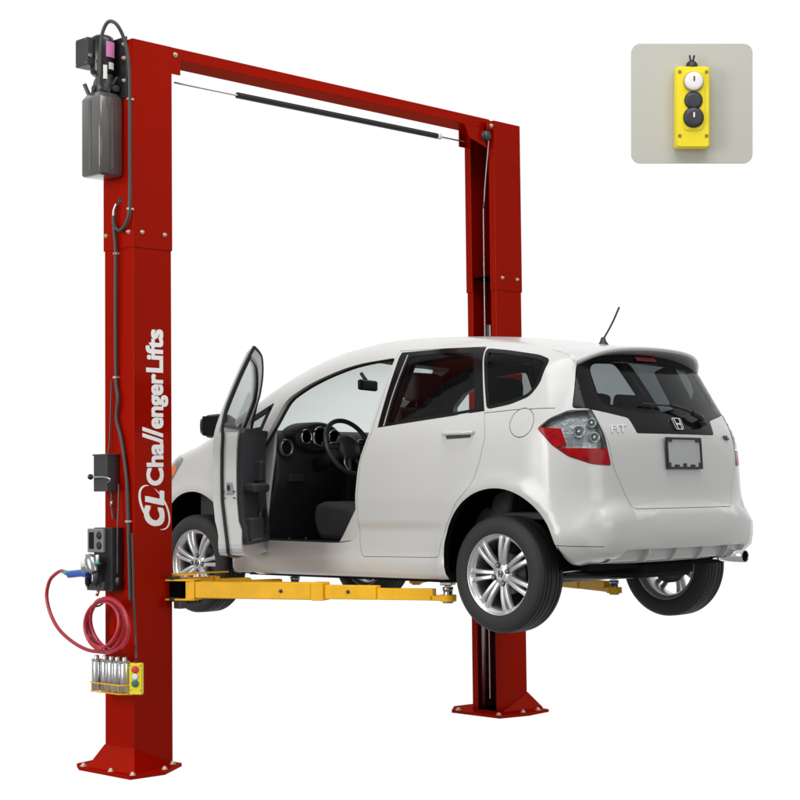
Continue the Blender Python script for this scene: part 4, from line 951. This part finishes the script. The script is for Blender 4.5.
mb=MB(); mb.box((-1.72,-.098,3.82),(-1.712,.12,4.175),0,.004); wo_(mb).obj('mounting_plate',blk,pu)
for z_ in (4.13,4.05,3.92): bolt('mounting_bolt',(-1.720+1.71,-.078-.04,z_-3.36),(-1,0,0),pu,.009)
mb=MB(); mb.box((-1.895,.035,4.005),(-1.80,.155,4.165),0,.006); cb=wo_(mb).obj('switch_box',grybx,pu)
mb=MB()
for y_ in (.05,.14):
    for z_ in (4.018,4.152): mb=MB(); mb.cyl((-1.895,y_,z_),(-1.899,y_,z_),.004,8); wo_(mb).obj('box_screw',steel,cb)
mb=MB(); mb.cyl((-1.88,.035,4.06),(-1.88,.028,4.06),.012,14); wo_(mb).obj('push_switch',steel,cb)
def patch(r_,a0,a1,z0,z1,m,name,parent,cx=-1.785,cy=.045):
    n=10; vs=[]
    for rr in (r_,r_+.0012):
        for i in range(n+1):
            a=R(a0+(a1-a0)*i/n)
            for z in (z0,z1): vs.append((cx+rr*math.cos(a)+1.71,cy+rr*math.sin(a)-.04,z-3.36))
    q=2*(n+1); fs=[(q+2*i,q+2*i+2,q+2*i+3,q+2*i+1) for i in range(n)]+[(0,1,q+1,q),(2*n,q+2*n,q+2*n+1,2*n+1)]
    return MB().add(vs,fs).obj(name,m,parent)
patch(.0705,-108,-52,4.055,4.145,pink,'warning_sticker',pu)
patch(.0705,-95,-62,3.985,4.025,whb,'rating_label',pu); patch(.073,-122,-104,3.925,4.005,whb,'rating_label',pu)
MB().tube([(x+1.71,y-.04,z-3.36) for x,y,z in [(-1.84,.03,4.06),(-1.85,.0,4.0),(-1.84,.01,3.95),(-1.80,.02,3.92)]],.005,8).obj('wiring',dgry,pu)
MB().tube([(x+1.71,y-.04,z-3.36) for x,y,z in [(-1.84,-.02,3.88),(-1.865,-.045,3.95),(-1.865,-.045,4.06),(-1.860,-.06,4.17),(-1.845,-.095,4.232),(-1.815,-.135,4.215),(-1.765,-.142,4.13),(-1.745,-.152,4.0),(-1.737,-.150,3.8),(-1.735,-.148,3.5),(-1.735,-.146,3.2),(-1.735,-.118,3.10),(-1.735,-.055,3.058),(-1.735,.002,3.09),(-1.732,.012,3.15)]],.0105,12).obj('hydraulic_hose',hose,pu)
mb=MB(); mb.tube([(-1.732,.012,3.14),(-1.732,.006,3.18),(-1.728,-.012,3.215)],.010,10); mb.xf(Matrix.Translation((1.71,-.04,-3.36))); mb.obj('hose_fitting',steel,pu)
mb=MB(); mb.lathe([(.001,0),(.020,0),(.020,.002)],axis='x',n=20,o=(-1.711,-.02,3.235)); mb.f=[f for f in mb.f]; mb.xf(Matrix.Translation((1.71,-.04,-3.36))); mb.obj('hose_port',blk,pu)
# control cable down the column
cc=thing('conduit_cable','dark grey cable running down the side of the left red column below the power unit','cable',(-1.72,0,.96))
def wc_(mb): mb.v=[(x+1.72,y,z-.96) for x,y,z in mb.v]; return mb
mb=MB(); mb.tube([(-1.732,.010,3.10),(-1.728,-.001,2.95),(-1.725,.004,2.66),(-1.722,.005,2.22),(-1.724,-.016,2.10),(-1.722,.0,1.98),(-1.722,-.046,1.86),(-1.722,-.090,1.66),(-1.722,-.103,1.52),(-1.722,-.112,1.30),(-1.722,-.125,.96)],.0105,10); wc_(mb).obj('cable_sheath',hose,cc)
for z_,y_ in ((2.93,.0),(2.22,.005),(1.40,-.108)):
    mb=MB(); mb.box((-1.736,y_-.013,z_-.006),(-1.706,y_+.013,z_+.006),0,.002); wc_(mb).obj('cable_clip',zinc,cc)
for z_,y_ in ((3.17,-.148),(3.80,-.150)):
    mb=MB(); mb.box((-1.748,y_-.002,z_-.006),(-1.708,y_+.016,z_+.006),0,.002); wo_(mb).obj('hose_clip',zinc,pu)
# lock release box
lb=thing('lock_release_box','small dark grey metal box with a ball-ended lever halfway up the left column','lever box',(-1.71,.04,1.67))
mb=MB(); mb.box((-.083,-.045,-.100),(0,.085,.110),0,.005); mb.obj('enclosure',grybx,lb)
mb=MB(); mb.box((-.088,-.050,.104),(0,.090,.113),0,.003); mb.obj('enclosure_lid',dgry,lb)
mb=MB(); mb.tube([(-.075,-.047,-.05),(-.080,-.070,-.03),(-.092,-.02,-.018),(-.105,.055,-.018)],.006,8); lv=mb.obj('lever',steel,lb)
mb=MB(); mb.lathe([(.017*math.sin(t*math.pi/10),-.017*math.cos(t*math.pi/10)) for t in range(11)],n=18,o=(-.110,.075,-.016)); mb.obj('lever_knob',blks,lv)
mb=MB(); mb.tube([(-.02,.0,-.10),(-.018,-.005,-.14),(-.014,.0,-.20),(-.014,-.008,-.255)],.007,8); mb.obj('lever_cable',dgry,lb)
mb=MB(); mb.cyl((-.018,-.003,-.15),(-.016,.0,-.185),.010,10); mb.obj('cable_end',steel,lb)
MB().tube([(-.02,.03,.11),(-.015,.02,.2),(-.012,.01,.45),(-.014,.003,.53)],.005,8).obj('thin_cable',dgry,lb)
# air and electric station
ae=thing('air_electric_station','black and grey utility box with twin outlets and air regulator on the left column','utility box',(-1.71,.06,1.01))
mb=MB(); mb.box((-.075,-.100,.0),(0,.075,.355),0,.005); bx=mb.obj('enclosure',blk,ae)
mb=MB(); mb.box((-.098,-.045,.215),(-.074,.105,.350),0,.006); fp=mb.obj('outlet_plate',mat('plate_dark',(.26,.26,.27),.4,metal=.4),ae)
for z_ in (.255,.312):
    mb=MB(); mb.lathe([(.019,0),(.022,-.005),(.019,-.008),(.001,-.006)],axis='x',n=20,o=(-.098,-.012,z_)); 
    mb.obj('power_outlet',blk,fp)
    mb=MB(); mb.box((-.1075,-.018,z_-.004),(-.105,-.006,z_+.004)); mb.obj('outlet_slot',dkb,fp)
mb=MB(); mb.box((-.101,.040,.235),(-.098,.085,.330),0,.001); mb.obj('display_window',gblk,fp)
mb=MB(); mb.box((-.10,.095,.02),(-.07,.12,.20),0,.004); mb.box((-.098,-.05,.0),(-.070,.11,.05),0,.004); mb.obj('lower_bracket',dgry,ae)
for y_,m_ in ((.06,steel),(-.015,steel)):
    mb=MB(); mb.cyl((-.125,y_,.035),(-.125,y_,.135),.017,18); mb.cyl((-.125,y_,.135),(-.125,y_,.165),.024,18); mb.cyl((-.125,y_,.165),(-.125,y_,.205),.013,14); mb.cyl((-.125,y_,.020),(-.125,y_,.035),.008,10); mb.cyl((-.125,y_,.150),(-.07,y_,.150),.012,10); mb.obj('air_regulator',blks if y_>0 else dsteel,ae)
mb=MB(); mb.lathe([(.001,-.012),(.019,-.010),(.022,-.006),(.022,.008)],axis='x',n=24,o=(-.155,.055,.155)); mb.obj('pressure_gauge',whb,ae)
mb=MB(); mb.cyl((-.135,-.045,.165),(-.135,-.045,.205),.009,12); mb.cyl((-.135,-.045,.150),(-.135,-.045,.168),.013,12,1); mb.obj('air_fitting',[whb,teal],ae)
mb=MB(); mb.tube([(-.04,-.103,.10),(-.04,-.106,.35),(-.03,-.10,.45),(-.02,-.09,.60)],.005,8); mb.cyl((-.04,-.104,.03),(-.04,-.104,.075),.012,10); mb.obj('side_conduit',dsteel,ae)
mb=MB(); mb.cyl((-.10,.01,-.03),(-.09,.005,.005),.009,10); mb.obj('drain_fitting',brass,ae)
# air gun and red hose
ag=thing('air_blow_gun','silver air gun with a blue grip beside the black utility box','air tool',(-1.85,.115,1.15))
mb=MB(); mb.lathe([(.001,-.055),(.024,-.053),(.034,-.03),(.036,.02),(.026,.05),(.012,.06),(.001,.062)],n=22); mb.xf(Matrix.Translation((0,-.055,.012))@Matrix.Rotation(R(-28),4,'X')); mb.cyl((0,-.08,-.01),(0,.02,-.035),.019,16); mb.box((-.02,-.03,-.04),(.02,.03,.03),0,.01); mb.obj('gun_body',steel,ag,autosm=50)
mb=MB(); mb.tube([(0,-.02,-.048),(0,.04,-.042),(0,.12,-.048),(0,.165,-.052)],.021,14); mb.obj('gun_grip',blue,ag)
mb=MB(); mb.cyl((0,.165,-.045),(0,.23,-.038),.011,12); mb.cyl((0,.185,-.045),(0,.205,-.042),.014,12); mb.obj('gun_coupling',teal,ag)
mb=MB(); 
pts=[(-1.85,.325,1.112),(-1.85,.365,1.115),(-1.85,.42,1.095),(-1.85,.478,1.055),(-1.85,.508,.972),(-1.85,.478,.88),(-1.85,.41,.80),(-1.85,.32,.745),(-1.85,.20,.70),(-1.84,.10,.675),(-1.82,.03,.67),(-1.81,-.04,.668)]
for k in range(1,4*24+8):
    a=R(-90-15*k+0); tt=k/24; rr=.150-.012*math.sin(tt*2.3); x=-1.80-.022*(tt%1.0)-.012*math.sin(k*.35); cyv=-.038+.03*math.sin(tt*2.0)-.02
    if tt>1.9: rr=.150-.008*(tt-1.9)
    pts.append((x-.012*(tt-1),cyv+.012+rr*1.28*-math.cos(a)*-1*-1,.822+rr*math.sin(a)+.01*math.cos(tt*3)))
mb.tube(pts,.0105,12,res=3); tag(mb.obj('air_hose',redh),'red rubber air hose coiled on the left column and looping out to the air gun','hose')
mb=MB(); mb.lathe([(.030+.005*math.cos(t*math.pi/4),.005*math.sin(t*math.pi/4)) for t in range(8)],n=24,closed=True); mb.xf(Matrix.Translation((-1.812,.045,.945))@Vector((0,.75,.65)).to_track_quat('Z','Y').to_matrix().to_4x4()); tag(mb.obj('hose_tie',blk),'black strap tied round the top of the coiled red hose','strap')
# adapter rack with silver height adapters
rk=thing('adapter_rack','yellow wire rack holding silver height adapters low on the left column','rack',(-1.71,-.035,.44))
mb=MB(); 
for z_ in (.06,.012): mb.tube([(0,.115,z_),(-.135,.115,z_),(-.145,.10,z_),(-.145,-.165,z_),(-.12,-.185,z_),(0,-.185,z_)],.0035,8,smooth=False)
for y_ in (.09,.03,-.04,-.10,-.16): mb.tube([(-.145,y_,.06),(-.145,y_,.012),(-.06,y_,.0),(0,y_,.012)],.0028,6,smooth=False)
mb.box((-.006,-.13,.0),(.0,.13,.10),0,.002); mb.obj('wire_frame',yel,rk)
AD=[(.050,-1.825,.0,''),(-.010,-1.81,0,''),(-.068,-1.81,0,''),(-.124,-1.81,0,''),(-.178,-1.80,0,'')]
labs=['silver height adapter at the outer left end of the yellow rack','second silver height adapter from the left in the yellow rack','middle silver height adapter standing in the yellow rack','silver height adapter fourth from the left in the yellow rack','silver height adapter nearest the yellow pendant control']
proto=None
for k,(y_,x_,z_,_) in enumerate(AD):
    if proto is None:
        proto=thing('height_adapter',labs[0],'adapter',(x_,y_,.455),'silver height adapters in the rack')
        mb=MB(); mb.lathe([(.001,0),(.026,0),(.0275,.004),(.0275,.158),(.025,.163),(.020,.163),(.020,.08),(.001,.08)],n=24); tb=mb.obj('adapter_tube',mat('bright_tube',(.62,.62,.63),.22,metal=1,vary=.15,vscale=25),proto)
        mb=MB(); mb.lathe([(.001,.10),(.014,.10),(.014,.192),(.010,.197),(.001,.197)],n=18); mb.box((-.022,-.022,.161),(.022,.022,.176),0,.005); mb.obj('adapter_head',mat('cast_bright',(.55,.55,.55),.3,metal=.9),proto)
    else:
        c=proto.copy(); sc.collection.objects.link(c); c.location=(x_,y_,.455); c['label']=labs[k]; c.rotation_euler=(0,0,k*.8)
        for ch in list(proto.children):
            g=ch.copy(); sc.collection.objects.link(g); g.parent=c
# pendant on the lift
def pendant(root,s,top,mid,bot,estop,Mx=None,body=yelb,socket=False):
    """face towards -y, width 2*.040*s, height .19*s, thickness .05*s; origin at centre back"""
    M=Mx or Matrix.Identity(4); S=Matrix.Scale(s,4); K=M@S
    mb=MB(); o=rrect(-.0400,-.096,.0400,.094,.008,4); ii=inset(o,.004)
    n=len(o); lev=[(inset(o,.002),0),(o,-.003),(o,-.030),(ii,-.036)]
    mb.add([(u,d,v) for P_,d in lev for u,v in P_],[(a*n+i,a*n+(i+1)%n,(a+1)*n+(i+1)%n,(a+1)*n+i) for a in range(3) for i in range(n)]+[tuple(range(n))[::-1],tuple(range(3*n,4*n))]); mb.xf(K); b=mb.obj('housing',body,root,autosm=35)
    mb=MB(); pl_=fillet([(-.025,.082),(.025,.082),(.027,-.035),(.020,-.056),(-.020,-.056),(-.027,-.035)],.012); mb.prism(pl_,'y',-.036,-.0385); mb.xf(K); mb.obj('button_panel',body,b,bevel=.0008*s)
    mb=MB()
    for u in (-.031,.031):
        for v in (.080,-.068): mb.cyl((u,-.034,v),(u,-.0372,v),.0042,12)
    mb.xf(K); mb.obj('housing_screws',mat('screw_ochre',(.25,.17,.03),.5),b)
    mb=MB(); mb.lathe([(.0145,.090),(.0145,.096),(.0125,.103),(.008,.108),(.001,.110)],n=20,o=(0,-.018,0)); mb.xf(K); mb.obj('cable_gland',blk,b)
    for (m_,v,r_,dp) in ((top,.057,.0210,.012),(mid,.0135,.0190,.006),(bot,-.026,.0215,.010)):
        mb=MB(); mb.lathe([(r_*1.10,.0),(r_*1.12,-.003),(r_*1.0,-.004)],axis='y',n=32,o=(0,-.0383,v),mi=1); mb.lathe([(r_,-.002),(r_,-dp+.0015),(r_*.93,-dp),(r_*.55,-dp-.0004),(.0005,-dp-.0006)],axis='y',n=36,o=(0,-.0383,v)); mb.xf(K); bt=mb.obj('push_button',[m_,blk if m_ in(dkb,blk) else mat('button_bezel',(.42,.30,.12),.4)],b)
        if not estop and v!=.0135:
            mb=MB(); mb.box((-.0016,-.0383-dp-.0012,v-.001),(.0016,-.0383-dp-.0002,v+.0105)); mb.xf(K); mb.obj('button_mark',blk if m_ is whb else wht,bt)
    return b
pd=thing('pendant_control','small yellow pendant control with red, white and green buttons beside the adapter rack','remote control',(-1.755,-.235,.535))
pendant(pd,.92,redb,whb,grnb,True,Matrix.Rotation(R(-58),4,'Z'),yelb)
mb=MB(); mb.tube([(-.010,-.004,.11),(.005,.02,.18),(.022,.05,.30),(.028,.07,.43),(.032,.082,.60),(.033,.092,.80)],.006,8); mb.obj('pendant_cable',hose,pd)
# ---------------------------------------------------------------- display board with an enlarged pendant
BC=Vector((1.37111,-1.84449,3.97748)); BX=Vector((0.69826,-0.71576,-0.01070)); BY=Vector((0.71518,0.69689,0.05349)); BZ=Vector((-0.03083,-0.04500,0.99851))   # where the board stands and how it is turned
BR=Matrix(((BX.x,BY.x,BZ.x,0),(BX.y,BY.y,BZ.y,0),(BX.z,BY.z,BZ.z,0),(0,0,0,1)))
bd=thing('display_board','flat light grey square board with rounded corners at the upper right','board',BC)
mb=MB(); o=rrect(-.383,-.378,.383,.378,.058,8); mb.prism(o,'y',.0,.012); mb.xf(BR); mb.obj('board_panel',brd,bd,bevel=.001,seg=1)
pe=thing('pendant_control','large bright yellow pendant with white and two dark buttons mounted on the grey board','remote control',BC+BX*-.010+BZ*-.036+BR.to_3x3()@Vector((0,-.002,0)))
pendant(pe,2.70,whb,dkb,dkb,False,BR,yelb)
mb=MB(); mb.tube([(-.006,-.05,.285),(-.010,-.05,.305),(-.014,-.05,.330)],.006,8); mb.tube([(.006,-.05,.285),(.010,-.05,.305),(.016,-.05,.330)],.006,8); mb.box((-.012,-.056,.285),(.012,-.044,.300)); mb.xf(BR); mb.obj('cable_stub',blk,pe)
